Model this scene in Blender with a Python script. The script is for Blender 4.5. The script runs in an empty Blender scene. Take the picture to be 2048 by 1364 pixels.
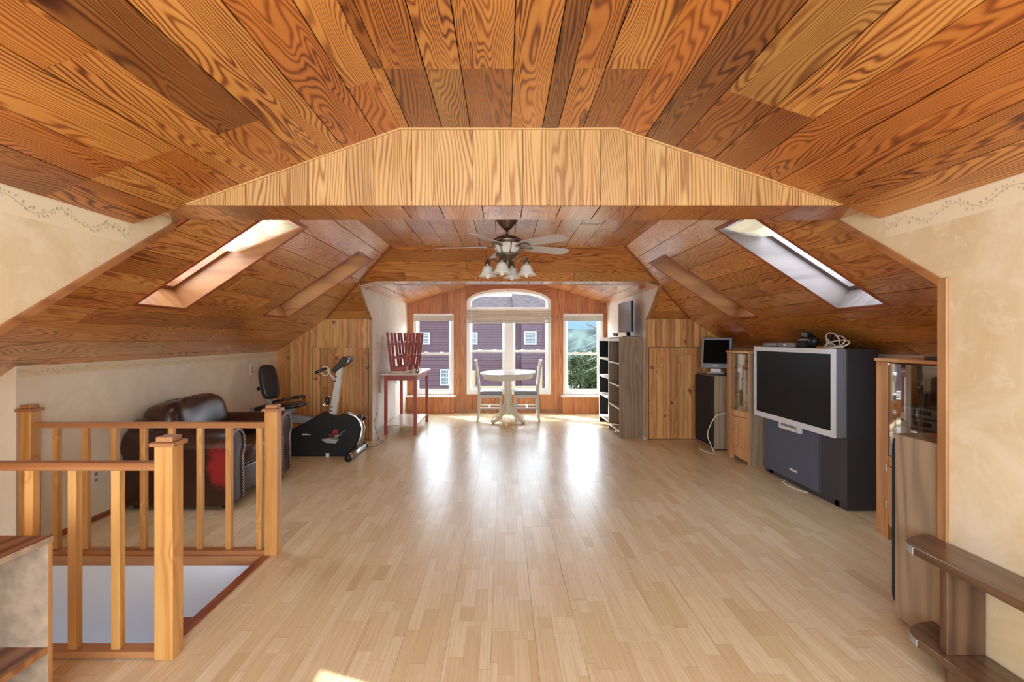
import bpy, bmesh, math, random
from mathutils import Vector, Matrix
R = random.Random(7)
S = bpy.context.scene
COL = S.collection
PI = math.pi

# ------------------------------------------------------------------ camera
H = 1.3            # lens height above the floor
F = 1060.0         # focal length in pixels of the 2048 px frame
cam = bpy.data.cameras.new('camera'); cam.sensor_width = 36.0; cam.lens = F / 2048 * 36.0
cam.shift_x = 19 / 2048; cam.shift_y = -4 / 2048; cam.clip_start = 0.02; cam.clip_end = 2000
co = bpy.data.objects.new('camera', cam); COL.objects.link(co)
co.location = (0, 0, H); co.rotation_euler = (PI / 2, 0, 0)
S.camera = co

# ------------------------------------------------------------------ world, sun, light, exposure
w = bpy.data.worlds.new('sky'); S.world = w; w.use_nodes = True
bg = w.node_tree.nodes['Background']
bg.inputs['Color'].default_value = (0.74, 0.88, 1.0, 1); bg.inputs['Strength'].default_value = 6.2
sun = bpy.data.lights.new('sun', 'SUN'); sun.energy = 6.0; sun.angle = 0.01; sun.color = (1, .95, .88)
so = bpy.data.objects.new('sun', sun); COL.objects.link(so)
SUNDIR = Vector((0.985, -1.01, -1.0)).normalized()
so.rotation_euler = SUNDIR.to_track_quat('-Z', 'Y').to_euler()

def area(name, loc, rot, sx, sy, power, color=(1, 1, 1)):
    l = bpy.data.lights.new(name, 'AREA'); l.shape = 'RECTANGLE'; l.size = sx; l.size_y = sy
    l.energy = power; l.color = color
    o = bpy.data.objects.new(name, l); COL.objects.link(o); o.location = loc; o.rotation_euler = rot
    return o
# added fill lamp at the rear opening, boosts the daylight in the room
area('fill_rear_opening', (0, -1.55, 1.25), (PI / 2, 0, 0), 3.0, 1.5, 56, (.80, .91, 1))

area('fill_stairwell', (-2.4, 2.35, -2.0), (math.radians(125), 0, 0), 1.8, .6, 10, (.78, .89, 1))  # added fill lamp low in the shaft, brightens the stairwell walls
# portals: sampling aids at the openings, they give no light of their own
def portal(loc, into, up, sx, sy):
    o = area('portal', loc, (0, 0, 0), sx, sy, 1); o.data.cycles.is_portal = True
    z = -Vector(into).normalized(); y = Vector(up).normalized(); x = y.cross(z)
    o.rotation_euler = Matrix((x, y, z)).transposed().to_euler(); return o
portal((-1.2175, 9.49, 1.04), (0, -1, 0), (0, 0, 1), .72, 1.43)
portal((.111, 9.49, 1.26), (0, -1, 0), (0, 0, 1), 1.5, 1.88)
portal((1.4225, 9.49, 1.04), (0, -1, 0), (0, 0, 1), .71, 1.43)
portal((0, -1.74, 1.175), (0, 1, 0), (0, 0, 1), 3.1, 1.45)
for xa_, xb_, ya0, yb0, sgn in ((-2.33, -1.46, 3.385, 3.89, 1), (-2.31, -1.42, 5.17, 5.70, 1), (1.60, 2.468, 3.43, 3.905, -1), (1.60, 2.47, 5.165, 5.69, -1)):
    xm_ = (xa_ + xb_) / 2; zm_ = 3.091 + .67 * xm_ if sgn > 0 else 3.159 - .66 * xm_
    nn_ = Vector((.665 * sgn, 0, -1)).normalized(); cc_ = Vector((xm_, (ya0 + yb0) / 2, zm_)) - nn_ * .27
    portal(cc_, nn_, (1, 0, .665 * sgn), yb0 - ya0, (xb_ - xa_) * 1.2)

S.view_settings.view_transform = 'Standard'; S.view_settings.look = 'None'
S.view_settings.exposure = 0.95; S.view_settings.gamma = 1.0; S.view_settings.use_curve_mapping = False
S.cycles.use_denoising = True
S.cycles.max_bounces = 10; S.cycles.diffuse_bounces = 6; S.cycles.glossy_bounces = 4
S.cycles.transparent_max_bounces = 12; S.cycles.transmission_bounces = 6
S.cycles.sample_clamp_indirect = 6.0; S.cycles.caustics_reflective = False; S.cycles.caustics_refractive = False

# ------------------------------------------------------------------ materials
def lin(r, g, b):
    f = lambda c: ((c / 255 + .055) / 1.055) ** 2.4 if c > 10 else c / 255 / 12.92
    return (f(r), f(g), f(b), 1)

class NT:
    def __init__(s, name):
        s.m = bpy.data.materials.new(name); s.m.use_nodes = True
        s.t = s.m.node_tree; s.n = s.t.nodes; s.b = s.n['Principled BSDF']
    def node(s, typ, **kw):
        n = s.n.new(typ)
        for k, v in kw.items(): setattr(n, k, v)
        return n
    def link(s, a, b): s.t.links.new(a, b)
    def math(s, op, a, b=None, c=None, clamp=False):
        n = s.n.new('ShaderNodeMath'); n.operation = op; n.use_clamp = clamp
        for i, v in enumerate((a, b, c)):
            if v is None: continue
            if isinstance(v, (int, float)): n.inputs[i].default_value = v
            else: s.link(v, n.inputs[i])
        return n.outputs[0]
    def mix(s, f, a, b, typ='MIX'):
        n = s.n.new('ShaderNodeMix'); n.data_type = 'RGBA'; n.blend_type = typ
        for i, v in ((0, f), (6, a), (7, b)):
            if isinstance(v, (int, float)): n.inputs[i].default_value = v
            elif isinstance(v, tuple): n.inputs[i].default_value = v
            else: s.link(v, n.inputs[i])
        return n.outputs[2]
    def ramp(s, f, stops, interp='LINEAR'):
        n = s.n.new('ShaderNodeValToRGB'); r = n.color_ramp; r.interpolation = interp
        while len(r.elements) < len(stops): r.elements.new(0.5)
        for e, (p, c) in zip(r.elements, stops): e.position = p; e.color = c
        s.link(f, n.inputs[0]); return n.outputs[0]
    def comb(s, x, y, z):
        n = s.n.new('ShaderNodeCombineXYZ')
        for i, v in enumerate((x, y, z)):
            if isinstance(v, (int, float)): n.inputs[i].default_value = v
            else: s.link(v, n.inputs[i])
        return n.outputs[0]
    def noise(s, vec, scale, detail=2, rough=.5, dist=0):
        n = s.n.new('ShaderNodeTexNoise'); n.inputs['Scale'].default_value = scale
        n.inputs['Detail'].default_value = detail; n.inputs['Roughness'].default_value = rough
        n.inputs['Distortion'].default_value = dist
        s.link(vec, n.inputs['Vector']); return n.outputs[0]
    def bump(s, h, strength, dist=.002):
        n = s.n.new('ShaderNodeBump'); n.inputs['Strength'].default_value = strength; n.inputs['Distance'].default_value = dist
        s.link(h, n.inputs['Height']); s.link(n.outputs[0], s.b.inputs['Normal'])

def plain(name, c, rough=.5, metal=0, spec=.5, noise=0, nscale=20, coat=0, bump=0):
    t = NT(name); t.b.inputs['Base Color'].default_value = c
    t.b.inputs['Roughness'].default_value = rough; t.b.inputs['Metallic'].default_value = metal
    t.b.inputs['Specular IOR Level'].default_value = spec; t.b.inputs['Coat Weight'].default_value = coat
    if noise or bump:
        tc = t.node('ShaderNodeTexCoord')
        n = t.noise(tc.outputs['Object'], nscale, 3)
        if noise:
            d = tuple(v * (1 - noise) for v in c[:3]) + (1,); l = tuple(min(1, v * (1 + noise)) for v in c[:3]) + (1,)
            t.link(t.ramp(n, [(.3, d), (.7, l)]), t.b.inputs['Base Color'])
        if bump: t.bump(n, bump)
    return t.m

def wood(name, light, mid, dark, coord='UV', rings=20, straight=8, rough=.35, knots=.5, knotc=None, var=.35, tints=None, coat=0, contrast=1.0, bump=.25, kscale=2.2, ksize=1.0):
    """varnished softwood: contour-like cathedral grain along the board, knots, a tone of its own for each board"""
    t = NT(name)
    oi = t.node('ShaderNodeObjectInfo'); rnd = oi.outputs['Random']
    tc = t.node('ShaderNodeTexCoord'); sep = t.node('ShaderNodeSeparateXYZ')
    t.link(tc.outputs['UV' if coord == 'UV' else 'Object'], sep.inputs[0])
    X, Y, Z = sep.outputs
    a, b, c = {'UV': (X, Y, Z), 'X': (X, Y, Z), 'Y': (Y, X, Z), 'Z': (Z, X, Y)}[coord]
    if coord != 'UV': b = t.math('ADD', b, t.math('MULTIPLY', c, .83))
    off = t.math('MULTIPLY', rnd, 53.0)
    a = t.math('ADD', a, off); b0 = b; b = t.math('ADD', b, t.math('MULTIPLY', rnd, 17.0))
    n1 = t.noise(t.comb(t.math('MULTIPLY', a, .75), t.math('MULTIPLY', b, 5.5), 0), 1.0, 2, .42, .5)
    vo = t.node('ShaderNodeTexVoronoi'); vo.inputs['Scale'].default_value = kscale; vo.inputs['Randomness'].default_value = 1
    t.link(t.comb(a, b, 0), vo.inputs['Vector'])
    sc = t.node('ShaderNodeSeparateColor'); t.link(vo.outputs['Color'], sc.inputs[0])
    mask = t.math('LESS_THAN', sc.outputs[0], knots)
    wob = t.math('ADD', vo.outputs['Distance'], t.math('MULTIPLY', t.noise(t.comb(a, b, 0), 14, 2), .03))
    near = t.math('MULTIPLY', t.math('POWER', t.math('SUBTRACT', 1.0, wob, clamp=True), 7.0), mask)
    ph = t.math('ADD', t.math('MULTIPLY', n1, rings * 6.283 * .5), t.math('MULTIPLY', b, straight * 6.283))
    ph = t.math('ADD', ph, t.math('MULTIPLY', near, 22.0))
    ring = t.math('MULTIPLY_ADD', t.math('SINE', ph), .5, .5)
    ring = t.math('POWER', ring, 1.9)
    fine = t.noise(t.comb(t.math('MULTIPLY', a, 4), t.math('MULTIPLY', b, 190), 0), 1.0, 2, .6)
    blot = t.noise(t.comb(t.math('MULTIPLY', a, 1.1), t.math('MULTIPLY', b, 3), 3.3), 1.6, 3)
    ring = t.math('MULTIPLY', ring, t.math('MULTIPLY_ADD', blot, 1.3, .35))
    val = t.math('ADD', t.math('MULTIPLY', ring, .62 * contrast), t.math('MULTIPLY', fine, .35))
    val = t.math('ADD', val, t.math('MULTIPLY', t.math('SUBTRACT', blot, .5), .5), clamp=True)
    colr = t.ramp(val, [(.05, light), (.45, mid), (.95, dark)])
    if tints is None: tints = [(1.12, 1.12, 1.1), (.8, .72, .66), (1.0, .93, .86), (.92, 1.0, 1.08), (1.15, 1.2, 1.25), (.72, .68, .66), (1.02, .9, .8)]
    stops = [((i + .0) / len(tints), (1 + (x - 1) * var / .35, 1 + (y - 1) * var / .35, 1 + (z - 1) * var / .35, 1)) for i, (x, y, z) in enumerate(tints)]
    tint = t.ramp(t.math('FRACT', t.math('MULTIPLY', rnd, 7.77)), stops, 'CONSTANT')
    colr = t.mix(1.0, colr, tint, 'MULTIPLY')
    if knotc is None: knotc = tuple(v * .25 for v in dark[:3]) + (1,)
    kf = t.ramp(t.math('DIVIDE', wob, ksize), [(.035, (1, 1, 1, 1)), (.09, (0, 0, 0, 1))])
    kf = t.math('MULTIPLY', t.math('MULTIPLY', kf, mask), .85)
    colr = t.mix(kf, colr, knotc)
    t.link(colr, t.b.inputs['Base Color'])
    t.link(t.math('MULTIPLY_ADD', blot, .25, rough - .1), t.b.inputs['Roughness'])
    t.b.inputs['Coat Weight'].default_value = coat; t.b.inputs['Coat Roughness'].default_value = .2
    if bump: t.bump(t.math('ADD', ring, fine), bump, .0015)
    return t.m

M = {}
M['ceil'] = wood('varnished_reclaimed_pine', lin(190, 132, 64), lin(164, 100, 40), lin(90, 42, 14), rings=56, straight=64, rough=.30, knots=.32, ksize=1.35, var=.6, coat=.25)
M['roof'] = wood('varnished_brown_pine', lin(220, 156, 82), lin(200, 126, 58), lin(130, 68, 26), rings=44, straight=40, rough=.28, knots=.4, ksize=1.3, var=.32, coat=1.0, contrast=.95)
M['fascia'] = wood('honey_pine_fascia', lin(198, 160, 104), lin(182, 136, 80), lin(138, 86, 42), rings=30, straight=60, rough=.4, knots=.06, var=.14, contrast=1.0)
M['knotty'] = wood('knotty_pine_board', lin(214, 164, 104), lin(196, 138, 78), lin(158, 96, 46), rings=5, straight=14, rough=.38, knots=.95, knotc=lin(110, 40, 18), var=.3, kscale=4.6, ksize=1.9, contrast=.6)
M['gable'] = wood('red_brown_pine_board', lin(200, 134, 74), lin(178, 108, 52), lin(132, 70, 32), rings=14, straight=30, rough=.4, knots=.12, var=.22, contrast=.7)
M['post'] = wood('amber_pine_post', lin(204, 154, 90), lin(182, 128, 66), lin(134, 84, 40), 'Z', rings=8, straight=14, rough=.32, knots=.6, kscale=6, knotc=lin(112, 60, 24), var=.12, contrast=.5, coat=.3)
M['railw'] = wood('brown_pine_rail', lin(176, 124, 80), lin(156, 102, 62), lin(118, 70, 42), 'X', rings=5, straight=9, rough=.3, knots=.1, var=.12, contrast=.6, coat=.3)
M['trim'] = wood('pine_trim', lin(176, 124, 76), lin(156, 104, 60), lin(116, 70, 38), 'Y', rings=6, straight=10, rough=.35, knots=.15, var=.2, contrast=.6)
M['trimz'] = wood('pine_trim_upright', lin(190, 146, 98), lin(172, 126, 80), lin(134, 90, 54), 'Z', rings=6, straight=10, rough=.35, knots=.15, var=.1, contrast=.6)
M['darktrim'] = wood('redwood_edge_board', lin(166, 92, 48), lin(146, 76, 38), lin(104, 50, 26), 'Y', rings=6, straight=10, rough=.35, knots=.15, var=.1, contrast=.6)
M['tower'] = wood('golden_oak_veneer', lin(216, 166, 112), lin(204, 150, 96), lin(178, 124, 74), 'Z', rings=6, straight=12, rough=.35, knots=0, var=.05, contrast=.45)
M['oakgrey'] = wood('grey_oak_veneer', lin(172, 154, 130), lin(152, 134, 112), lin(118, 100, 82), 'Z', rings=8, straight=14, rough=.45, knots=0, var=.05, contrast=.6)
M['walnut'] = wood('dark_stained_oak', lin(112, 84, 62), lin(94, 68, 48), lin(60, 42, 30), 'Y', rings=8, straight=14, rough=.28, knots=0, var=.05, contrast=.8, coat=.3)
M['walnutz'] = wood('dark_stained_oak_upright', lin(112, 82, 58), lin(92, 64, 46), lin(60, 42, 30), 'Z', rings=8, straight=14, rough=.28, knots=0, var=.05, contrast=.8, coat=.3)
M['brownlam'] = wood('brown_wood_laminate', lin(148, 122, 92), lin(130, 104, 76), lin(98, 76, 56), 'Z', rings=8, straight=12, rough=.4, knots=.15, var=.05, contrast=.6)
M['slabtop'] = wood('rustic_print_board', lin(160, 116, 84), lin(134, 92, 66), lin(90, 58, 42), 'Y', rings=4, straight=14, rough=.4, knots=.2, var=.05)
M['chip'] = plain('particle_board', lin(160, 138, 116), .6, noise=.22, nscale=22)

# laminate floor: three printed strips to each board
def floor_mat():
    t = NT('laminate_oak_floor')
    tc = t.node('ShaderNodeTexCoord'); sep = t.node('ShaderNodeSeparateXYZ'); t.link(tc.outputs['UV'], sep.inputs[0])
    u, v, _ = sep.outputs
    row = t.math('FLOOR', t.math('MULTIPLY', v, 1 / .0635))
    wn = t.node('ShaderNodeTexWhiteNoise', noise_dimensions='1D'); t.link(row, wn.inputs['W'])
    uu = t.math('ADD', t.math('MULTIPLY', u, 1 / .42), t.math('MULTIPLY', wn.outputs[0], 9.0))
    cell = t.math('FLOOR', uu)
    wn2 = t.node('ShaderNodeTexWhiteNoise', noise_dimensions='2D'); t.link(t.comb(row, cell, 0), wn2.inputs['Vector'])
    rv = wn2.outputs[0]
    g = t.noise(t.comb(t.math('MULTIPLY_ADD', u, 3, t.math('MULTIPLY', rv, 40)), t.math('MULTIPLY', v, 90), 0), 1.0, 3, .6, .4)
    base = t.ramp(rv, [(0, lin(216, 196, 156)), (.35, lin(223, 206, 170)), (.7, lin(229, 215, 182)), (1, lin(208, 185, 143))])
    colr = t.mix(t.math('MULTIPLY', t.math('SUBTRACT', g, .38, clamp=True), 1.1), base, lin(182, 148, 104))
    fv = t.math('FRACT', t.math('MULTIPLY', v, 1 / .0635)); fu = t.math('FRACT', uu)
    seam = t.math('MAXIMUM', t.math('LESS_THAN', fv, .025), t.math('LESS_THAN', fu, .006))
    colr = t.mix(t.math('MULTIPLY', seam, .35), colr, lin(130, 92, 62))
    t.link(colr, t.b.inputs['Base Color'])
    big = t.noise(tc.outputs['UV'], 3.0, 3)
    t.link(t.math('MULTIPLY_ADD', big, .05, .27), t.b.inputs['Roughness'])
    t.b.inputs['Specular IOR Level'].default_value = .28
    return t.m
M['floor'] = floor_mat()

def wall_mat(name, c1, c2, c3):
    t = NT(name); tc = t.node('ShaderNodeTexCoord')
    n = t.noise(tc.outputs['Object'], 2.4, 5, .65, .6); n2 = t.noise(tc.outputs['Object'], 9, 4, .7, .8)
    c = t.ramp(n, [(.35, c1), (.5, c2), (.68, c3)])
    t.link(t.mix(t.ramp(n2, [(.55, (0, 0, 0, 1)), (.68, (.6, .6, .6, 1))]), c, c3), t.b.inputs['Base Color'])
    t.b.inputs['Roughness'].default_value = .7; t.bump(n2, .12, .002)
    return t.m
M['wall'] = wall_mat('sponged_cream_wallpaper', lin(212, 192, 148), lin(222, 204, 166), lin(236, 222, 196))
M['wallpale'] = wall_mat('washed_cream_wall', lin(228, 216, 190), lin(234, 225, 205), lin(240, 233, 218))
M['white'] = wall_mat('off_white_plaster', lin(226, 216, 200), lin(234, 226, 214), lin(238, 234, 226))
M['stair'] = plain('pale_blue_grey_plaster', lin(206, 210, 216), .7, noise=.04, nscale=3)
M['paint'] = plain('white_window_paint', lin(238, 238, 234), .35)
M['dark'] = plain('dark_gap', lin(40, 26, 18), .9)
M['insul'] = plain('unseen_roof_board', lin(120, 90, 60), .9)
M['border'] = plain('cream_paper_band', lin(232, 218, 186), .7)
M['vine'] = plain('printed_green_leaf', lin(168, 176, 144), .7)
M['vineblue'] = plain('printed_blue_grey_leaf', lin(188, 196, 184), .7)
M['vinebrown'] = plain('printed_ochre_stem', lin(200, 180, 138), .7)
M['metal'] = plain('brushed_silver', lin(190, 190, 188), .3, 1)
M['chrome'] = plain('chrome', lin(220, 220, 222), .12, 1)
M['pewter'] = plain('dark_pewter', lin(150, 140, 128), .35, 1)
M['black'] = plain('black_plastic', lin(26, 26, 28), .4)
M['matte'] = plain('matte_black', lin(20, 20, 22), .75)
M['vinyl'] = plain('black_vinyl', lin(44, 44, 46), .38, bump=.1, nscale=60)
M['grey'] = plain('grey_enamel', lin(150, 154, 158), .4)
M['steel'] = plain('light_grey_enamel', lin(196, 196, 192), .35)
M['cream'] = plain('cream_paint', lin(226, 218, 200), .4)
M['chairw'] = plain('greyed_white_paint', lin(200, 195, 186), .4, noise=.05)
M['seatf'] = plain('grey_seat_cloth', lin(150, 150, 156), .7, noise=.1, nscale=60)
M['tabtop'] = plain('white_lacquer', lin(226, 226, 230), .18)
M['red'] = plain('brick_red_paint', lin(150, 58, 44), .35, noise=.12, nscale=12)
M['redtop'] = plain('pale_pinkish_top', lin(206, 190, 178), .22, noise=.08, nscale=6)  # paler than the red frame, fairly glossy
M['tvcloth'] = plain('charcoal_speaker_cloth', lin(88, 98, 118), .85, noise=.12, nscale=90)
M['tvbody'] = plain('black_tv_cabinet', lin(54, 56, 64), .55, noise=.12, nscale=120)
M['tvside'] = plain('grey_tv_bezel', lin(132, 138, 150), .45)
M['silver'] = plain('silver_plastic', lin(222, 230, 240), .35)
M['screen'] = plain('dark_screen', lin(9, 9, 10), .3, spec=.07)
M['screen_reflect'] = plain('monitor_screen_painted_reflection', lin(120, 126, 138), .12)  # grey base colour stands for the window reflected in the screen
M['grille'] = plain('black_speaker_grille', lin(30, 32, 38), .8, noise=.1, nscale=150)
M['cable'] = plain('white_cable', lin(226, 224, 216), .4)
M['bulb'] = plain('frosted_alabaster_glass', lin(232, 226, 212), .3, noise=.05, nscale=14)
M['bladew'] = plain('pale_fan_blade', lin(196, 190, 190), .3)
M['bladed'] = plain('dark_fan_blade', lin(78, 62, 52), .4)
M['fabric'] = plain('cream_shade_cloth', lin(238, 228, 204), .9)
def cloth_mat():
    t = NT('translucent_cream_cloth'); t.b.inputs['Base Color'].default_value = lin(220, 208, 180); t.b.inputs['Roughness'].default_value = .9
    tl = t.node('ShaderNodeBsdfTranslucent'); tl.inputs[0].default_value = lin(206, 190, 156)
    mx = t.node('ShaderNodeMixShader'); mx.inputs[0].default_value = .3
    t.link(t.b.outputs[0], mx.inputs[1]); t.link(tl.outputs[0], mx.inputs[2]); t.link(mx.outputs[0], t.n['Material Output'].inputs[0]); return t.m
M['fabric'] = cloth_mat()
M['blind'] = plain('stacked_blind', lin(204, 198, 184), .6, noise=.06, nscale=8)
M['plate'] = plain('ivory_plate', lin(236, 230, 218), .35)
M['redprint'] = plain('red_lettering', lin(206, 52, 40), .4)
M['whiteprint'] = plain('white_lettering', lin(235, 235, 235), .4)
M['brass'] = plain('antique_brass', lin(150, 120, 80), .35, 1)
M['orange'] = plain('orange_plug', lin(220, 130, 40), .4)
M['clearbox'] = plain('smoked_plastic_case', lin(120, 104, 92), .25)

def glass_mat(name, tint=(1, 1, 1, 1), gloss=.09, edge=.25):
    t = NT(name); t.n.remove(t.b)
    tr = t.node('ShaderNodeBsdfTransparent'); tr.inputs[0].default_value = tint
    gl = t.node('ShaderNodeBsdfGlossy'); gl.inputs['Roughness'].default_value = .02
    lw = t.node('ShaderNodeLayerWeight'); lw.inputs[0].default_value = .35
    mx = t.node('ShaderNodeMixShader'); t.link(t.math('MULTIPLY_ADD', lw.outputs['Facing'], edge, gloss), mx.inputs[0])
    t.link(tr.outputs[0], mx.inputs[1]); t.link(gl.outputs[0], mx.inputs[2])
    t.link(mx.outputs[0], t.n['Material Output'].inputs[0]); return t.m
M['glass'] = glass_mat('window_glass', gloss=.002, edge=.02)
M['doorglass'] = glass_mat('cabinet_glass', (.9, .92, .9, 1), .10)
M['doormirror'] = glass_mat('reflecting_cabinet_glass', (.9, .92, .9, 1), .38)

def leather_mat():
    t = NT('brown_leather'); tc = t.node('ShaderNodeTexCoord')
    n = t.noise(tc.outputs['Object'], 5, 4, .6, .4); f = t.noise(tc.outputs['Object'], 90, 2)
    c = t.ramp(n, [(.3, lin(40, 24, 20)), (.7, lin(66, 40, 32))])
    # red worn patch on the outer face of the near arm
    g = t.node('ShaderNodeNewGeometry'); vm = t.node('ShaderNodeVectorMath', operation='DISTANCE')
    mp = t.node('ShaderNodeVectorMath', operation='MULTIPLY'); mp.inputs[1].default_value = (1.0, 1.0, .62)
    t.link(g.outputs['Position'], mp.inputs[0]); t.link(mp.outputs[0], vm.inputs[0]); vm.inputs[1].default_value = (-2.13, 3.99, .325 * .62)
    rag = t.noise(g.outputs['Position'], 26, 5, .8)
    d = t.math('ADD', vm.outputs['Value'], t.math('MULTIPLY', t.math('SUBTRACT', rag, .5), .16))
    t.link(t.mix(t.ramp(d, [(.07, (1, 1, 1, 1)), (.12, (0, 0, 0, 1))]), c, lin(158, 40, 46)), t.b.inputs['Base Color'])
    t.b.inputs['Roughness'].default_value = .3; t.bump(f, .15, .002); return t.m
M['leather'] = leather_mat()

# ------------------------------------------------------------------ mesh helpers
class MB:
    def __init__(s): s.v = []; s.f = []; s.uv = {}; s.sm = False
    def add(s, vs, fs):
        k = len(s.v); s.v += [tuple(p) for p in vs]; s.f += [tuple(i + k for i in f) for f in fs]; return s
    def box(s, x0, x1, y0, y1, z0, z1):
        x0, x1 = sorted((x0, x1)); y0, y1 = sorted((y0, y1)); z0, z1 = sorted((z0, z1))
        return s.add([(x0, y0, z0), (x1, y0, z0), (x1, y1, z0), (x0, y1, z0), (x0, y0, z1), (x1, y0, z1), (x1, y1, z1), (x0, y1, z1)],
                     [(0, 3, 2, 1), (4, 5, 6, 7), (0, 1, 5, 4), (1, 2, 6, 5), (2, 3, 7, 6), (3, 0, 4, 7)])
    def obox(s, c, ax, ay, az):
        """box about centre c with half-axis vectors"""
        c, ax, ay, az = map(Vector, (c, ax, ay, az))
        vs = [c + ax * i + ay * j + az * k for k in (-1, 1) for i, j in ((-1, -1), (1, -1), (1, 1), (-1, 1))]
        return s.add(vs, [(0, 3, 2, 1), (4, 5, 6, 7), (0, 1, 5, 4), (1, 2, 6, 5), (2, 3, 7, 6), (3, 0, 4, 7)])
    def bar(s, p, q, wx, wy=None, up=(0, 0, 1)):
        """rectangular bar from p to q"""
        p, q = Vector(p), Vector(q); d = (q - p); L = d.length; d.normalize(); up = Vector(up)
        if abs(d.dot(up)) > .95: up = Vector((0, 1, 0))
        a = d.cross(up).normalized(); b = a.cross(d).normalized()
        return s.obox((p + q) / 2, a * wx / 2, d * L / 2, b * (wy or wx) / 2)
    def prism(s, pts, a, b):
        """pts: 3D polygon loop a -> extruded by vector b (pts already 3D)"""
        n = len(pts); P = [Vector(p) for p in pts]; b = Vector(b)
        return s.add(P + [p + b for p in P], [tuple(range(n))[::-1], tuple(range(n, 2 * n))] + [(i, (i + 1) % n, n + (i + 1) % n, n + i) for i in range(n)])
    def ex(s, pts, plane, d0, d1):
        """extrude 2D polygon in plane 'xz','xy','yz' between d0 and d1"""
        m = {'xz': lambda p, d: (p[0], d, p[1]), 'xy': lambda p, d: (p[0], p[1], d), 'yz': lambda p, d: (d, p[0], p[1])}[plane]
        a = [Vector(m(p, d0)) for p in pts]; v = Vector(m((0, 0), d1)) - Vector(m((0, 0), d0))
        return s.prism(a, 0, v)
    def tube(s, path, r, n=8, caps=True):
        P = [Vector(p) for p in path]; rr = r if isinstance(r, (list, tuple)) else [r] * len(P)
        rings = []; prev = None
        for i, p in enumerate(P):
            d = (P[min(i + 1, len(P) - 1)] - P[max(i - 1, 0)]).normalized()
            if prev is None:
                a = d.cross(Vector((0, 0, 1)));
                if a.length < .1: a = d.cross(Vector((1, 0, 0)))
            else: a = prev - d * prev.dot(d)
            a.normalize(); prev = a; b = d.cross(a)
            rings.append([p + (a * math.cos(t) + b * math.sin(t)) * rr[i] for t in [2 * PI * k / n for k in range(n)]])
        vs = [q for ring in rings for q in ring]; fs = []
        for i in range(len(P) - 1):
            for k in range(n): fs.append((i * n + k, i * n + (k + 1) % n, (i + 1) * n + (k + 1) % n, (i + 1) * n + k))
        if caps: fs += [tuple(range(n))[::-1], tuple((len(P) - 1) * n + k for k in range(n))]
        return s.add(vs, fs)
    def lathe(s, c, prof, n=16, axis='z'):
        vs = []; fs = []; c = Vector(c)
        for r, h in prof:
            for k in range(n):
                t = 2 * PI * k / n; x, y = r * math.cos(t), r * math.sin(t)
                vs.append(c + (Vector((x, y, h)) if axis == 'z' else Vector((h, x, y)) if axis == 'x' else Vector((x, h, y))))
        m = len(prof)
        for i in range(m - 1):
            for k in range(n): fs.append((i * n + k, i * n + (k + 1) % n, (i + 1) * n + (k + 1) % n, (i + 1) * n + k))
        fs += [tuple(range(n))[::-1], tuple((m - 1) * n + k for k in range(n))]
        return s.add(vs, fs)

def link(o, parent=None):
    COL.objects.link(o)
    if parent is not None: o.parent = parent
    return o

def obj(name, mb, m, parent=None, off=None, bevel=0, smooth=False, subdiv=0, seg=2):
    me = bpy.data.meshes.new(name)
    o3 = Vector(off) if off is not None else (Vector(parent['_o']) if parent is not None and '_o' in parent else Vector((0, 0, 0)))
    me.from_pydata([tuple(Vector(p) - o3) for p in mb.v], [], mb.f)
    bm = bmesh.new(); bm.from_mesh(me); bmesh.ops.recalc_face_normals(bm, faces=bm.faces); bm.to_mesh(me); bm.free()
    me.materials.append(M[m] if isinstance(m, str) else m)
    if smooth:
        me.polygons.foreach_set('use_smooth', [True] * len(me.polygons))
    o = bpy.data.objects.new(name, me)
    if bevel:
        b = o.modifiers.new('bevel', 'BEVEL'); b.width = bevel; b.segments = seg; b.limit_method = 'ANGLE'; b.angle_limit = .6
        if smooth or seg > 2: me.polygons.foreach_set('use_smooth', [True] * len(me.polygons))
    if subdiv:
        sdm = o.modifiers.new('subdiv', 'SUBSURF'); sdm.levels = subdiv; sdm.render_levels = subdiv
    if parent is not None and parent.type == 'MESH' and off is None and '_o' not in parent and parent.location.length > 0:
        pass
    link(o, parent)
    if parent is not None and '_o' in parent: o['_o'] = tuple(o3)
    return o

def thing(name, label, cat, loc=(0, 0, 0), group=None):
    o = bpy.data.objects.new(name, None); o.empty_display_size = .05; o.location = loc
    o['label'] = label; o['category'] = cat; o['_o'] = tuple(loc)
    if group: o['group'] = group
    return link(o)

def tag(o, label, cat, group=None):
    o['label'] = label; o['category'] = cat
    if group: o['group'] = group
    return o

def single(name, mb, m, label, cat, group=None, loc=None, **kw):
    """a thing that is one mesh, origin at its own base"""
    if loc is None:
        xs = [p[0] for p in mb.v]; ys = [p[1] for p in mb.v]; zs = [p[2] for p in mb.v]
        loc = ((min(xs) + max(xs)) / 2, (min(ys) + max(ys)) / 2, min(zs))
    o = obj(name, mb, m, None, off=loc, **kw); o.location = loc
    return tag(o, label, cat, group)

def struct(name, mb, m, parent=None, **kw):
    o = obj(name, mb, m, parent, **kw)
    if parent is None: o['kind'] = 'structure'
    return o

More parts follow.
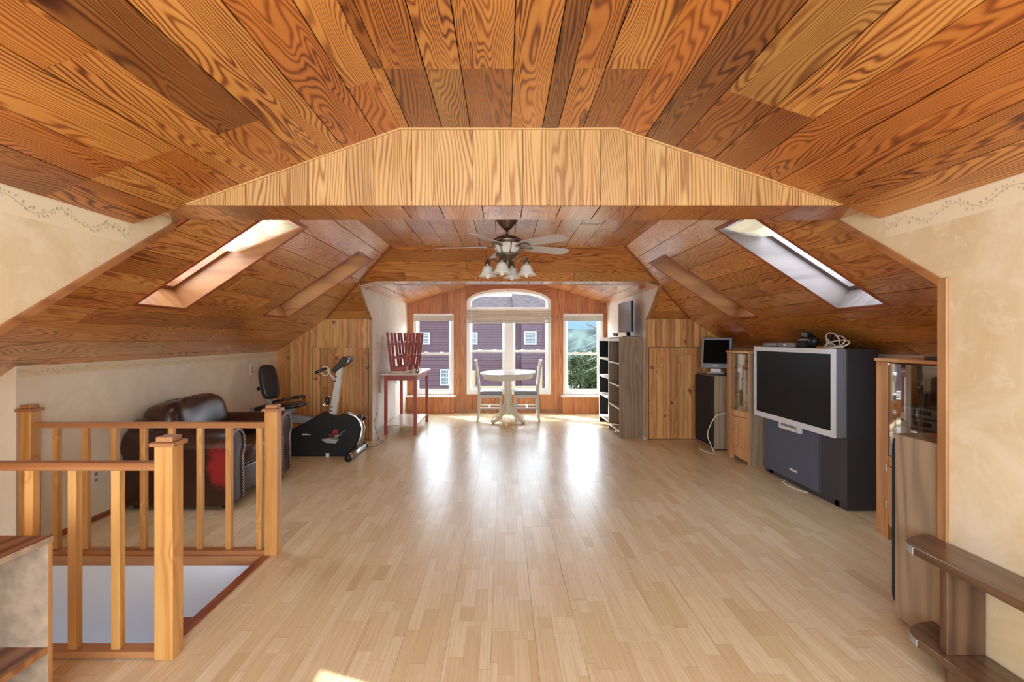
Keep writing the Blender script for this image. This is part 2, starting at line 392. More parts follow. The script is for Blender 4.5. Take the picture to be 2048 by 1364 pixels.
# ---- boards laid on a plane --------------------------------------------------
def clip(poly, nx, ny, c):
    """keep nx*x+ny*y<=c"""
    out = []
    for i in range(len(poly)):
        p, q = poly[i], poly[(i + 1) % len(poly)]
        a, b = nx * p[0] + ny * p[1] - c, nx * q[0] + ny * q[1] - c
        if a <= 0: out.append(p)
        if (a < 0 < b) or (b < 0 < a):
            t = a / (a - b); out.append((p[0] + t * (q[0] - p[0]), p[1] + t * (q[1] - p[1])))
    return out
def area2(p): return abs(sum(p[i][0] * p[(i + 1) % len(p)][1] - p[(i + 1) % len(p)][0] * p[i][1] for i in range(len(p)))) / 2
def clip_rect(poly, r):
    u0, u1, v0, v1 = r
    for a in ((-1, 0, -u0), (1, 0, u1), (0, -1, -v0), (0, 1, v1)):
        poly = clip(poly, *a)
        if len(poly) < 3: return []
    return poly
def subtract(poly, r):
    u0, u1, v0, v1 = r; out = [clip(poly, 1, 0, u0), clip(poly, -1, 0, -u1)]
    mid = clip(clip(poly, -1, 0, -u0), 1, 0, u1) if len(poly) > 2 else []
    if len(mid) > 2: out += [clip(mid, 0, 1, v0), clip(mid, 0, -1, -v1)]
    return [p for p in out if len(p) > 2 and area2(p) > 1e-6]
def convex_in(poly, conv):
    """poly clipped by a convex polygon"""
    s = sum(conv[i][0] * conv[(i + 1) % len(conv)][1] - conv[(i + 1) % len(conv)][0] * conv[i][1] for i in range(len(conv)))
    c = conv if s > 0 else conv[::-1]
    for i in range(len(c)):
        (x0, y0), (x1, y1) = c[i], c[(i + 1) % len(c)]
        nx, ny = (y1 - y0), -(x1 - x0)
        poly = clip(poly, nx, ny, nx * x0 + ny * y0)
        if len(poly) < 3: return []
    return poly

class Plane:
    def __init__(s, o, u, v, n=None):
        s.o = Vector(o); s.u = Vector(u).normalized(); s.v = Vector(v).normalized()
        s.n = Vector(n).normalized() if n is not None else s.u.cross(s.v).normalized()   # towards the room
    def p(s, u, v, h=0): return s.o + s.u * u + s.v * v + s.n * h

def slab(name, pl, polys, holes, thick, m, parent=None, h=-.017):
    mb = MB()
    for P in polys:
        parts = [P]
        for r in holes:
            parts = [q for a in parts for q in subtract(a, r)]
        for a in parts:
            mb.prism([pl.p(x, y, h) for x, y in a], 0, pl.n * -thick)
    return struct(name, mb, m, parent)

def boards(name, pl, polys, holes, m, parent, widths, lengths, gap=.0025, thick=.018, seed=1, joints=None, v_start=None, proud=.0018, rows=None):
    rr = random.Random(seed)
    us = [p[0] for P in polys for p in P]; vs = [p[1] for P in polys for p in P]
    u_min, u_max, v_min, v_max = min(us), max(us), min(vs), max(vs)
    v = v_start if v_start is not None else v_min; k = 0; made = []
    edges = []
    if rows: edges = list(zip(rows[:-1], rows[1:]))
    else:
        while v < v_max - .004:
            wd = rr.uniform(*widths); edges.append((v, v + wd)); v += wd
    for v0, v1 in edges:
        cuts = [u_min - .01]
        if joints is not None:
            cuts += [j + rr.uniform(-.004, .004) for j in joints if rr.random() < .7 and u_min < j < u_max]
        else:
            u = u_min - rr.uniform(0, lengths[1] * .8)
            while u < u_max:
                u += rr.uniform(*lengths)
                if u_min + .08 < u < u_max - .08: cuts.append(u)
        cuts.append(u_max + .01)
        for u0, u1 in zip(cuts[:-1], cuts[1:]):
            rect = [(u0 + gap, v0 + gap), (u1 - gap, v0 + gap), (u1 - gap, v1 - gap), (u0 + gap, v1 - gap)]
            ps = []
            for P in polys:
                q = convex_in(rect, P)
                if len(q) > 2 and area2(q) > 1e-5:
                    ql = [q]
                    for r in holes: ql = [z for a in ql for z in subtract(a, r)]
                    ps += ql
            if not ps: continue
            h = rr.uniform(-proud, proud); verts = []; faces = []; uvs = []
            ou, ov = rr.uniform(0, 30), rr.uniform(0, 30)
            for q in ps:
                b0 = len(verts); n = len(q)
                verts += [pl.p(x, y, h) for x, y in q] + [pl.p(x, y, h - thick) for x, y in q]
                uvs += [(x + ou, y + ov) for x, y in q] * 2
                faces += [tuple(range(b0, b0 + n)), tuple(range(b0 + n, b0 + 2 * n))[::-1]]
                faces += [(b0 + i, b0 + n + i, b0 + n + (i + 1) % n, b0 + (i + 1) % n) for i in range(n)]
            me = bpy.data.meshes.new(name); me.from_pydata([tuple(x) for x in verts], [], faces)
            uvl = me.uv_layers.new(name='UVMap')
            for lp in me.loops: uvl.data[lp.index].uv = uvs[lp.vertex_index]
            bm = bmesh.new(); bm.from_mesh(me); bmesh.ops.recalc_face_normals(bm, faces=bm.faces); bm.to_mesh(me); bm.free()
            me.materials.append(M[m]); o = bpy.data.objects.new(name, me); link(o, parent); made.append(o)
    return made

# ================================================================== SETTING
# --- numbers of the room (metres, y is the distance from the lens)
KL, KR = -2.92, 3.0                     # knee walls
YE = 6.85                               # board wall at the far end
YW = 9.37                               # window wall of the far dormer
ZC = 2.29                               # flat ceiling of the main part
WL, WR = -1.78, 1.82                    # side walls of the near dormer
YB0, YB1 = 2.55, 2.873                  # dropped beam
ZS = 1.945
DL, DR = -1.68, 1.848                   # side walls of the far dormer
rl = lambda x: 3.091 + .67 * x          # left roof slope
rr_ = lambda x: 3.159 - .66 * x         # right roof slope
XCL, XCR = (ZC - 3.091) / .67, (3.159 - ZC) / .66
HX = -2.285; HXR = 2.423; ZH = 1.56     # where the far hip meets the end wall
YH = YE - (ZC - ZH) / .62               # hip meets flat ceiling

# ---- floor
plF = Plane((0, 0, 0), (0, 1, 0), (-1, 0, 0), (0, 0, 1))
fl = lambda a: [(y, -x) for x, y in a]
stair_hole = (2.215, 3.165, 1.436, 4.2)
fpolys = [fl([(KL, .7), (KR, .7), (KR, YE), (KL, YE)]), fl([(DL, YE), (DR, YE), (DR, YW), (DL, YW)])]
slab_polys = [fl([(-4.1, -1.7), (KR + .1, -1.7), (KR + .1, YE), (-4.1, YE)]), fl([(DL - .1, YE), (DR + .1, YE), (DR + .1, YW + .1), (DL - .1, YW + .1)])]
floor = slab('floor', plF, slab_polys, [(2.205, 3.175, 1.43, 4.2)], .2, 'trim', h=-.012)
boards('floor_board', plF, fpolys, [stair_hole], 'floor', floor, (.1905, .1905), (1.2, 1.2), gap=.0005, thick=.011, seed=3, proud=.0002)

# ---- left and right roof slopes (boards run away from the lens)
cl = math.hypot(1, .67); cr = math.hypot(1, .66)
plL = Plane((KL, 0, rl(KL)), (0, 1, 0), (1, 0, .67), (.67, 0, -1))
tl = lambda a: [(y, (x - KL) * cl) for x, y in a]
plR = Plane((KR, 0, rr_(KR)), (0, 1, 0), (-1, 0, .66), (-.66, 0, -1))
tr = lambda a: [(y, (KR - x) * cr) for x, y in a]
polyL = [tl([(KL, YB1), (XCL, YB1), (XCL, YH), (HX, YE), (KL, YE)]), tl([(-4.1, 0), (WL, 0), (WL, YB1), (-4.1, YB1)]), tl([(-4.1, YB1), (KL, YB1), (KL, 3.185), (-4.1, 3.185)])]
polyR = [tr([(KR, YB1), (XCR, YB1), (XCR, YH), (HXR, YE), (KR, YE)]), tr([(KR, 2.1), (WR, 2.1), (WR, YB1), (KR, YB1)])]
SKL = [(3.385, 3.89, -2.33, -1.46), (5.17, 5.70, -2.31, -1.42)]
SKR = [(3.43, 3.905, 1.60, 2.468), (5.165, 5.69, 1.60, 2.47)]
hL = [(a, b, (x0 - KL) * cl, (x1 - KL) * cl) for a, b, x0, x1 in SKL]
hR = [(a, b, (KR - x1) * cr, (KR - x0) * cr) for a, b, x0, x1 in SKR]
grow = lambda hs_, g=.0165: [(a - g, b + g, c - g, d + g) for a, b, c, d in hs_]
slabL = [tl([(KL - .15, YB1 - .02), (XCL + .12, YB1 - .02), (XCL + .12, YH + .1), (HX + .12, YE + .15), (KL - .15, YE + .15)])] + polyL[1:]
slabR = [tr([(KR + .15, YB1 - .02), (XCR - .12, YB1 - .02), (XCR - .12, YH + .1), (HXR - .12, YE + .15), (KR + .15, YE + .15)])] + polyR[1:]
ceilL = slab('ceiling_left_slope', plL, slabL, grow(hL), .12, 'insul')
ceilR = slab('ceiling_right_slope', plR, slabR, grow(hR), .12, 'insul')
boards('ceiling_board', plL, polyL, grow(hL, .008), 'roof', ceilL, (.155, .215), (1.1, 2.6), seed=11, v_start=-1.42)
boards('ceiling_board', plR, polyR, grow(hR, .008), 'roof', ceilR, (.155, .215), (1.1, 2.6), seed=12)

# ---- flat ceiling of the main part
plC = Plane((0, 0, ZC), (0, 1, 0), (1, 0, 0), (0, 0, -1))
pc = [[(YB1, XCL), (YB1, XCR), (YH, XCR), (YH, XCL)]]
ceilM = slab('ceiling_flat', plC, [[(YB1 - .02, XCL - .15), (YB1 - .02, XCR + .15), (YH + .15, XCR + .15), (YH + .15, XCL - .15)]], [], .12, 'insul')
boards('ceiling_board', plC, pc, [], 'roof', ceilM, (.17, .21), (.6, 1.7), seed=13)

# ---- far hip slope with the header over the dormer
plH = Plane((0, YE, ZH), (1, 0, 0), (0, -1, .62), (0, -.62, -1))
ch = math.hypot(1, .62)
th = lambda a: [(x, (YE - y) * ch) for x, y in a]
YHD = 6.182
hxl = lambda y: XCL + (y - YH) / (YE - YH) * (HX - XCL)
hxr = lambda y: XCR + (y - YH) / (YE - YH) * (HXR - XCR)
polyH = [th([(XCL, YH), (XCR, YH), (hxr(YHD), YHD), (hxl(YHD), YHD)]),
         th([(hxl(YHD), YHD), (DL, YHD), (DL, YE), (HX, YE)]), th([(DR + .02, 6.259), (DR + .02, YE), (HXR, YE)])]
polyH[1] = th([(DL - .02, 6.217), (DL - .02, YE), (HX, YE)])
slabH = [th([(XCL - .15, YH - .03), (XCR + .15, YH - .03), (hxr(YHD) + .15, YHD), (hxl(YHD) - .15, YHD)]), th([(hxl(YHD) - .15, YHD), (DL - .005, YHD), (DL - .005, YE + .08), (HX - .15, YE + .08)]), th([(hxr(YHD) + .15, YHD), (DR + .005, YHD), (DR + .005, YE + .08), (HXR + .15, YE + .08)])]
hip = slab('ceiling_hip_slope', plH, slabH, [], .12, 'insul')
boards('ceiling_board', plH, polyH, [], 'roof', hip, (.17, .21), (1.2, 2.6), seed=14)
# slim strips along the creases
mb = MB()
mb.bar((XCL, YH - .01, ZC - .006), (HX, YE - .01, ZH), .03, .012); mb.bar((XCR, YH - .01, ZC - .006), (HXR, YE - .01, ZH), .03, .012)
struct('trim_1', mb, 'darktrim')

# ---- header soffit
zs2 = 1.974
plS2 = Plane((0, 0, zs2), (0, 1, 0), (1, 0, 0), (0, 0, -1))
mb = MB().box(-1.72, 1.88, YHD + .03, 6.53, zs2 + .016, zs2 + .25); header = struct('beam_header', mb, 'insul')
boards('soffit_board', plS2, [[(YHD, -1.5), (YHD, 1.68), (6.53, 1.68), (6.53, -1.5)]], [], 'roof', header, (.15, .2), (3, 3), seed=15)
obj('edge_strip', MB().box(-1.5, 1.68, 6.524, 6.545, zs2 - .003, zs2 + .04), 'darktrim', header)
for s_, x0, x1 in ((0, DL, -1.5), (1, 1.68, DR)):
    obj('corner_panel', MB().ex([(x0, 1.90), (x1, 1.90 + .085 * (1 if s_ else 1)), (x1, zs2 + .02), (x0, zs2 + .02)], 'xz', 6.5, 6.52), 'darktrim', header)

# ---- far board walls with access doors
plE = Plane((0, YE, 0), (0, 0, 1), (1, 0, 0), (0, -1, 0))
wallEL = slab('wall_far_left', plE, [[(-.05, KL - .1), (-.05, DL - .012), (ZH + .02, DL - .012), (ZH + .02, HX), (rl(KL) + .03, KL - .1)]], [], .1, 'insul')
wallER = slab('wall_far_right', plE, [[(-.05, DR + .012), (-.05, KR + .1), (rr_(KR) + .03, KR + .1), (ZH + .02, HXR), (ZH + .02, DR + .012)]], [], .1, 'insul')
dLh = (0.0, 1.19, -2.46, -1.725); dRh = (0.0, 1.197, 1.887, 2.578)
boards('wall_board', plE, [[(0, KL), (0, DL - .03), (ZH, DL - .03), (ZH, HX), (rl(KL), KL)]], [dLh], 'knotty', wallEL, (.075, .095), (3, 3), seed=21, gap=.0018, joints=[])
boards('wall_board', plE, [[(0, DR + .03), (0, KR), (rr_(KR), KR), (ZH, HXR), (ZH, DR + .03)]], [dRh], 'knotty', wallER, (.075, .095), (3, 3), seed=22, gap=.0018, joints=[])
for i, (hd, wl_) in enumerate(((dLh, wallEL), (dRh, wallER))):
    d = slab('door_%d' % (i + 1), plE, [[(hd[0] + .012, hd[2] + .006), (hd[0] + .012, hd[3] - .006), (hd[1] - .006, hd[3] - .006), (hd[1] - .006, hd[2] + .006)]], [], .008, 'insul', h=-.012)
    pd = Plane((0, YE - .001, 0), (0, 0, 1), (1, 0, 0), (0, -1, 0))
    boards('door_board', pd, [[(hd[0] + .012, hd[2] + .006), (hd[0] + .012, hd[3] - .006), (hd[1] - .006, hd[3] - .006), (hd[1] - .006, hd[2] + .006)]], [], 'knotty', d, (.082, .098), (3, 3), seed=23 + i, gap=.0018, thick=.012)
    kx = -1.742 if i == 0 else 1.923
    mb = MB().lathe((kx, YE - .001, .93), [(.007, 0), (.007, -.014), (.016, -.02), (.018, -.028), (.010, -.036)], 12, 'y')
    obj('door_knob', mb, 'brass', d, smooth=True)

# ---- far dormer: side walls, ceiling, window wall
wdl = struct('wall_dormer_left', MB().ex([(YE - .018, 0), (YW + .08, 0), (YW + .08, 1.96), (6.235, 1.96), (6.235, 1.93), (YE - .018, 1.555)], 'yz', DL - .025, DL), 'white')
wdr = struct('wall_dormer_right', MB().ex([(YE - .018, 0), (YW + .08, 0), (YW + .08, 1.96), (6.235, 1.96), (6.235, 1.93), (YE - .018, 1.555)], 'yz', DR, DR + .025), 'white')
mb = MB().box(DL - .03, DL + .003, YE - .034, YE - .016, 0, 1.56); mb.bar((DL - .013, YE - .03, 1.55), (DL - .013, 6.22, 1.937), .034, .02)
mb.box(DR - .003, DR + .03, YE - .034, YE - .016, 0, 1.56); mb.bar((DR + .013, YE - .03, 1.55), (DR + .013, 6.22, 1.937), .034, .02)
struct('trim_2', mb, 'trimz')
struct('baseboard_dormer', MB().box(DL, DL + .012, YE, YW, 0, .03).box(DR - .012, DR, YE, YW, 0, .03), 'paint')
ZD = 2.26; zdw = 1.917
plD0 = Plane((0, 0, ZD), (0, 1, 0), (1, 0, 0), (0, 0, -1))
aL = (ZD - zdw) / (-.5 - DL); aR = (ZD - zdw) / (DR - .69)
plD1 = Plane((DL, 0, zdw), (0, 1, 0), (1, 0, aL), (aL, 0, -1)); c1 = math.hypot(1, aL)
plD2 = Plane((DR, 0, zdw), (0, 1, 0), (-1, 0, aR), (-aR, 0, -1)); c2 = math.hypot(1, aR)
y0 = 6.26
cd0 = slab('ceiling_dormer', plD0, [[(y0, -.5), (y0, .69), (YW + .1, .69), (YW + .1, -.5)]], [], .1, 'insul')
cd1 = slab('ceiling_dormer_left', plD1, [[(y0, -.1), (y0, (-.5 - DL) * c1), (YW + .1, (-.5 - DL) * c1), (YW + .1, -.1)]], [], .1, 'insul')
cd2 = slab('ceiling_dormer_right', plD2, [[(y0, -.1), (y0, (DR - .69) * c2), (YW + .1, (DR - .69) * c2), (YW + .1, -.1)]], [], .1, 'insul')
boards('ceiling_board', plD0, [[(y0, -.5), (y0, .69), (YW, .69), (YW, -.5)]], [], 'roof', cd0, (.16, .2), (.7, 1.6), seed=31)
boards('ceiling_board', plD1, [[(y0, 0), (y0, (-.5 - DL) * c1), (YW, (-.5 - DL) * c1), (YW, 0)]], [], 'roof', cd1, (.16, .2), (.7, 1.6), seed=32)
boards('ceiling_board', plD2, [[(y0, 0), (y0, (DR - .69) * c2), (YW, (DR - .69) * c2), (YW, 0)]], [], 'roof', cd2, (.16, .2), (.7, 1.6), seed=33)

plW = Plane((0, YW, 0), (0, 0, 1), (1, 0, 0), (0, -1, 0))
WIN = [(-1.573, -.862, .323, 1.751), (-.634, .856, .323, 1.954), (1.073, 1.772, .323, 1.751)]
wh = [(z0, z1, x0, x1) for x0, x1, z0, z1 in WIN]
CX, AW, AZ, AH = .111, .745, 1.954, .236
archx = lambda z: AW * math.sqrt(max(0, 1 - ((z - AZ) / AH) ** 2))
wh2 = [wh[0], (.323, 2.40, -.634, .856), wh[2]]
prof = [(-.05, DL - .08), (-.05, DR + .08), (zdw, DR + .08), (ZD + .02, .69), (ZD + .02, -.5), (zdw, DL - .08)]
wallW = slab('wall_window', plW, [prof], wh2, .12, 'insul')
boards('wall_board', plW, [[(0, DL), (0, DR), (zdw, DR), (ZD, .69), (ZD, -.5), (zdw, DL)]], wh2, 'gable', wallW, (.085, .12), (3, 3), seed=41, gap=.0012, joints=[])
# boards lying over the arch
for z0, z1 in ((1.954, 2.065), (2.067, 2.165), (2.167, 2.262)):
    for sg in (-1, 1):
        pts = []
        zz = [z0 + (z1 - z0) * i / 8 for i in range(9)]
        inner = [(CX + sg * archx(min(z, AZ + AH)), z) for z in zz]
        outer = [(CX + sg * (AW - .001), z1), (CX + sg * (AW - .001), z0)]
        # trim outer corner to the sloped ceiling
        if z1 > 2.2: outer = [(CX + sg * min(AW, .62), z1), (CX + sg * (AW - .001), 2.235), (CX + sg * (AW - .001), z0)]
        poly = inner + outer
        me = MB().ex(poly, 'xz', YW, YW + .1)
        o = obj('wall_board', me, 'gable', wallW)
        uvl = o.data.uv_layers.new(name='UVMap'); ou = R.uniform(0, 9)
        for lp in o.data.loops:
            c = o.data.vertices[lp.vertex_index].co; uvl.data[lp.index].uv = (c.x + ou, c.z + ou)
struct('baseboard_window', MB().box(-.83, 1.04, YW - .014, YW, 0, .05), 'trim')

# windows
def sash(x0, x1, z0, z1, y, t, parent, wdt=.04):
    mb = MB().box(x0, x0 + wdt, y, y + t, z0, z1).box(x1 - wdt, x1, y, y + t, z0, z1).box(x0 + wdt, x1 - wdt, y, y + t, z0, z0 + wdt).box(x0 + wdt, x1 - wdt, y, y + t, z1 - wdt, z1)
    s_ = obj('sash', mb, 'paint', parent)
    obj('pane', MB().box(x0 + wdt, x1 - wdt, y + t / 2 - .002, y + t / 2 + .002, z0 + wdt, z1 - wdt), 'glass', s_)
    return s_
def frame_mb(x0, x1, z0, z1, wd, y0, y1):
    return MB().box(x0, x0 + wd, y0, y1, z0, z1).box(x1 - wd, x1, y0, y1, z0, z1).box(x0 + wd, x1 - wd, y0, y1, z0, z0 + wd).box(x0 + wd, x1 - wd, y0, y1, z1 - wd, z1)
def double_hung(x0, x1, z0, z1, parent):
    zm = z0 + (z1 - z0) * .49
    sash(x0, x1, z0, zm + .03, YW + .03, .03, parent); sash(x0, x1, zm - .01, z1, YW + .065, .03, parent)
    mb = MB()
    for k in (.28, .72): mb.box(x0 + (x1 - x0) * k - .03, x0 + (x1 - x0) * k + .03, YW + .02, YW + .06, zm + .03, zm + .045)
    obj('sash_lock', mb, 'paint', parent)
for i in (0, 2):
    x0, x1, z0, z1 = WIN[i]
    wn = struct('window_%d' % (i + 1), frame_mb(x0, x1, z0, z1, .05, YW - .012, YW + .11), 'paint')
    double_hung(x0 + .05, x1 - .05, z0 + .05, z1 - .05, wn)
x0, x1, z0, z1 = WIN[1]
mb = MB().box(x0, x0 + .055, YW - .012, YW + .11, z0, AZ).box(x1 - .055, x1, YW - .012, YW + .11, z0, AZ)
mb.box(x0 + .055, x1 - .055, YW - .012, YW + .11, z0, z0 + .055).box(x0 + .055, x1 - .055, YW - .012, YW + .11, 1.79, 1.838)
mb.box(CX - .075, CX + .075, YW - .006, YW + .11, z0 + .055, 1.79)
for k in range(24):      # curved head
    a0, a1 = PI * k / 24, PI * (k + 1) / 24
    q = [(CX + r * math.cos(a) * 1.0, AZ + (AH - (AW - r)) * math.sin(a)) for a, r in ((a0, AW), (a1, AW), (a1, AW - .055), (a0, AW - .055))]
    mb.ex(q, 'xz', YW - .012, YW + .11)
wn = struct('window_2', mb, 'paint')
double_hung(x0 + .055, CX - .075, z0 + .055, 1.79, wn); double_hung(CX + .075, x1 - .055, z0 + .055, 1.79, wn)
fan_pts = [(CX + (AW - .055) * math.cos(PI * k / 20), AZ + (AH - .055) * math.sin(PI * k / 20)) for k in range(21)]
obj('arched_pane', MB().ex([(x1 - .055, 1.838)] + fan_pts + [(x0 + .055, 1.838)], 'xz', YW + .05, YW + .054), 'glass', wn)
mb = MB()
for k in range(20):
    a0, a1 = PI * k / 20, PI * (k + 1) / 20
    q = [(CX + r * math.cos(a), AZ + (AH - (AW - r)) * math.sin(a)) for a, r in ((a0, AW - .055), (a1, AW - .055), (a1, AW - .085), (a0, AW - .085))]
    mb.ex(q, 'xz', YW + .03, YW + .08)
mb.box(x0 + .055, x1 - .055, YW + .03, YW + .08, 1.838, 1.862).box(x0 + .055, x0 + .085, YW + .03, YW + .08, 1.862, AZ).box(x1 - .085, x1 - .055, YW + .03, YW + .08, 1.862, AZ)
obj('arch_sash', mb, 'paint', wn)
obj('sash_lock', MB().lathe((CX, YW - .012, 2.165), [(.012, 0), (.012, -.01)], 10, 'y'), 'grey', wn)

# boxes under the side windows
for nm, bx0, bx1 in (('left', DL, -.84), ('right', 1.045, DR)):
    b = struct('trim_box_' + nm, MB().box(bx0, bx1, YW - .10, YW - .02, 0, .285), 'insul')
    pb = Plane((0, YW - .12, 0), (0, 0, 1), (1, 0, 0), (0, -1, 0))
    boards('box_board', pb, [[(0, bx0), (0, bx1), (.285, bx1), (.285, bx0)]], [], 'gable', b, (.09, .11), (3, 3), seed=45, gap=.001)
    obj('window_sill', MB().box(bx0 if nm == 'left' else bx0 - .02, bx1 + (.02 if nm == 'left' else 0), YW - .15, YW, .287, .31), 'paint', b, bevel=.004)

# ---- beam across the near end
beam = struct('beam_near', MB().box(WL - .1, WR + .1, YB0 + .02, YB1 - .002, ZS + .016, 2.5), 'insul')
plS = Plane((0, 0, ZS), (0, 1, 0), (1, 0, 0), (0, 0, -1))
boards('soffit_board', plS, [[(YB0, WL), (YB0, WR), (YB1, WR), (YB1, WL)]], [], 'roof', beam, (.16, .21), (3, 3), seed=51, joints=[])
plB = Plane((0, YB0 - .004, 0), (0, 0, 1), (1, 0, 0), (0, -1, 0))
ZN = 2.31; NCL, NCR = -.493, .553; sL, sR = .356, .3386
nl = lambda x: ZN - sL * (NCL - x); nr = lambda x: ZN - sR * (x - NCR)
tL, tR = -1.518, 1.631
boards('beam_face_board', plB, [[(ZS - .003, tL), (ZS - .003, tR), (ZN, NCR), (ZN, NCL)]], [], 'fascia', beam, (.09, .19), (3, 3), seed=52, gap=.0012, joints=[])
obj('beam_edge_strip', MB().bar((tL, YB0 - .01, ZS + .0), (NCL, YB0 - .01, ZN - .003), .012, .008).bar((NCL, YB0 - .01, ZN - .003), (NCR, YB0 - .01, ZN - .003), .012, .008).bar((NCR, YB0 - .01, ZN - .003), (tR, YB0 - .01, ZS), .012, .008), 'fascia', beam)
for x0, x1, f in ((WL - .02, -1.66, rl), (1.80, WR + .02, rr_)):
    obj('corner_panel', MB().ex([(x0, f(x0) - .005), (x1, f(x1) - .005), (x1, ZS + .02), (x0, ZS + .02)], 'xz', YB1 - .01, YB1 + .004), 'darktrim', beam)

# ---- near dormer ceiling
YN = -1.6
plN0 = Plane((0, 0, ZN), (0, 1, 0), (1, 0, 0), (0, 0, -1))
plN1 = Plane((WL, 0, nl(WL)), (0, 1, 0), (1, 0, sL), (sL, 0, -1)); n1 = math.hypot(1, sL)
plN2 = Plane((WR, 0, nr(WR)), (0, 1, 0), (-1, 0, sR), (-sR, 0, -1)); n2 = math.hypot(1, sR)
for nm, pl, v0, v1, rows, sd, jn in (('ceiling_near_flat', plN0, NCL, NCR, [NCL, -.445, -.29, -.155, .04, .19, .265, .385, NCR], 61, [1.98, .9]),
                            ('ceiling_near_left', plN1, 0, (NCL - WL) * n1, None, 62, [2.05, 1.45, .8]), ('ceiling_near_right', plN2, 0, (WR - NCR) * n2, None, 63, [1.95, 1.2, .6])):
    c_ = slab(nm, pl, [[(YN, v0 - .05), (YN, v1 + .05), (YB0 + .03, v1 + .05), (YB0 + .03, v0 - .05)]], [], .1, 'insul')
    boards('ceiling_board', pl, [[(.2, v0), (.2, v1), (YB0, v1), (YB0, v0)]], [], 'ceil', c_, (.15, .20), (1, 2), seed=sd, joints=jn, rows=rows, gap=.002)
    boards('ceiling_board', pl, [[(YN, v0), (YN, v1), (.198, v1), (.198, v0)]], [], 'ceil', c_, (.18, .20), (3, 3), seed=sd + 5, gap=.002)

# ---- near dormer side walls with the sloped cut edge
dg = .587
zl0, yl0 = 1.341, 1.877
ya = YB1; za = zl0 + dg * (ya - yl0)
wl = struct('wall_left', MB().ex([(YN, -.0), (YN, nl(WL) + .03), (YB0, nl(WL) + .03), (YB0, ZS + .03), (ya, ZS + .03), (ya, za), (yl0 - 1.2, zl0 - dg * 1.2), (yl0 - 1.2, 0)], 'yz', WL - .09, WL), 'wall')
zr0, yr0 = 1.54, 2.195
dgr = .605; zb = zr0 + dgr * (ya - yr0)
wr = struct('wall_right', MB().ex([(YN, 0), (YN, nr(WR) + .03), (YB0, nr(WR) + .03), (YB0, ZS + .05), (ya, ZS + .05), (ya, min(zb, ZS + .04)), (yr0, zr0), (yr0, 0)], 'yz', WR, WR + .09), 'wall')
mb = MB().bar((WL - .04, yl0 - 1.2, zl0 - dg * 1.2 - .012), (WL - .04, ya - .01, za - .012), .11, .03)
struct('trim_3', mb, 'trim', bevel=.004)
mb = MB().bar((WR + .042, yr0, zr0 - .006), (WR + .042, ya - .01, zb - .02), .11, .03)
struct('trim_4', mb, 'trim', bevel=.004)
struct('trim_5', MB().box(WR - .012, WR + .1, yr0 - .035, yr0 + .012, 0, zr0 + .012), 'trimz', bevel=.004)
# painted vine border along the top of the papered walls
def border(wall, plane_pt, y0, y1, zf, nrm, hgt=.095, amp=.02, period=.26, leafs=.016, seed=5, step=.02):
    rr = random.Random(seed); X = plane_pt + nrm * .0012
    mb = MB(); n = 12
    for k in range(n):
        a, b = y0 + (y1 - y0) * k / n, y0 + (y1 - y0) * (k + 1) / n
        mb.add([(X, a, zf(a) - hgt), (X, b, zf(b) - hgt), (X, b, zf(b)), (X, a, zf(a))], [(0, 1, 2, 3)])
    b_ = obj('wallpaper_border', mb, 'border', wall)
    vm = MB(); lf = MB(); lb = MB(); X2 = X + nrm * .0012; y = y0; pts = []
    while y < y1:
        z = zf(y) - hgt * .5 + amp * math.sin(2 * PI * y / period); pts.append((y, z)); y += step
    for (a, za_), (b, zb_) in zip(pts[:-1], pts[1:]):
        vm.add([(X2, a, za_ - .0012), (X2, b, zb_ - .0012), (X2, b, zb_ + .0012), (X2, a, za_ + .0012)], [(0, 1, 2, 3)])
    for a, z in pts:
        for s_ in (-1, 1):
            if rr.random() < .75:
                th_ = s_ * rr.uniform(.5, 1.3); L = leafs * rr.uniform(.55, 1.2); c, s = math.cos(th_), math.sin(th_)
                o_ = (a + c * L * .5, z + s * L * .5)
                q = [o_, (o_[0] + c * L * .5 - s * L * .3, o_[1] + s * L * .5 + c * L * .3), (o_[0] + c * L, o_[1] + s * L), (o_[0] + c * L * .5 + s * L * .3, o_[1] + s * L * .5 - c * L * .3)]
                (lf if rr.random() < .5 else lb).add([(X2 + nrm * .0006, p_[0], p_[1]) for p_ in q], [(0, 1, 2, 3)])
    for nm_, m_, mt in (('vine_print', vm, 'vinebrown'), ('leaf_print', lf, 'vine'), ('pale_leaf_print', lb, 'vineblue')):
        o = obj(nm_, m_, mt, b_); o['kind'] = 'stuff'
border(wl, WL, .9, 2.52, lambda y: nl(WL) - .004, 1)
border(wr, WR, .9, 2.52, lambda y: nr(WR) - .004, -1, seed=8)

# ---- knee walls
kl = struct('wall_knee_left', MB().box(KL - .1, KL, 3.18, YE + .1, 0, rl(KL) + .03), 'wallpale')
border(kl, KL, 3.19, YE - .02, lambda y: rl(KL) - .008, 1, hgt=.06, amp=.009, period=.16, leafs=.012, seed=9, step=.02)
kr = struct('wall_knee_right', MB().box(KR, KR + .1, 2.0, YE + .1, 0, rr_(KR) + .03), 'wallpale')
struct('baseboard_left', MB().box(KL, KL + .012, 3.26, YE, 0, .035), 'darktrim')
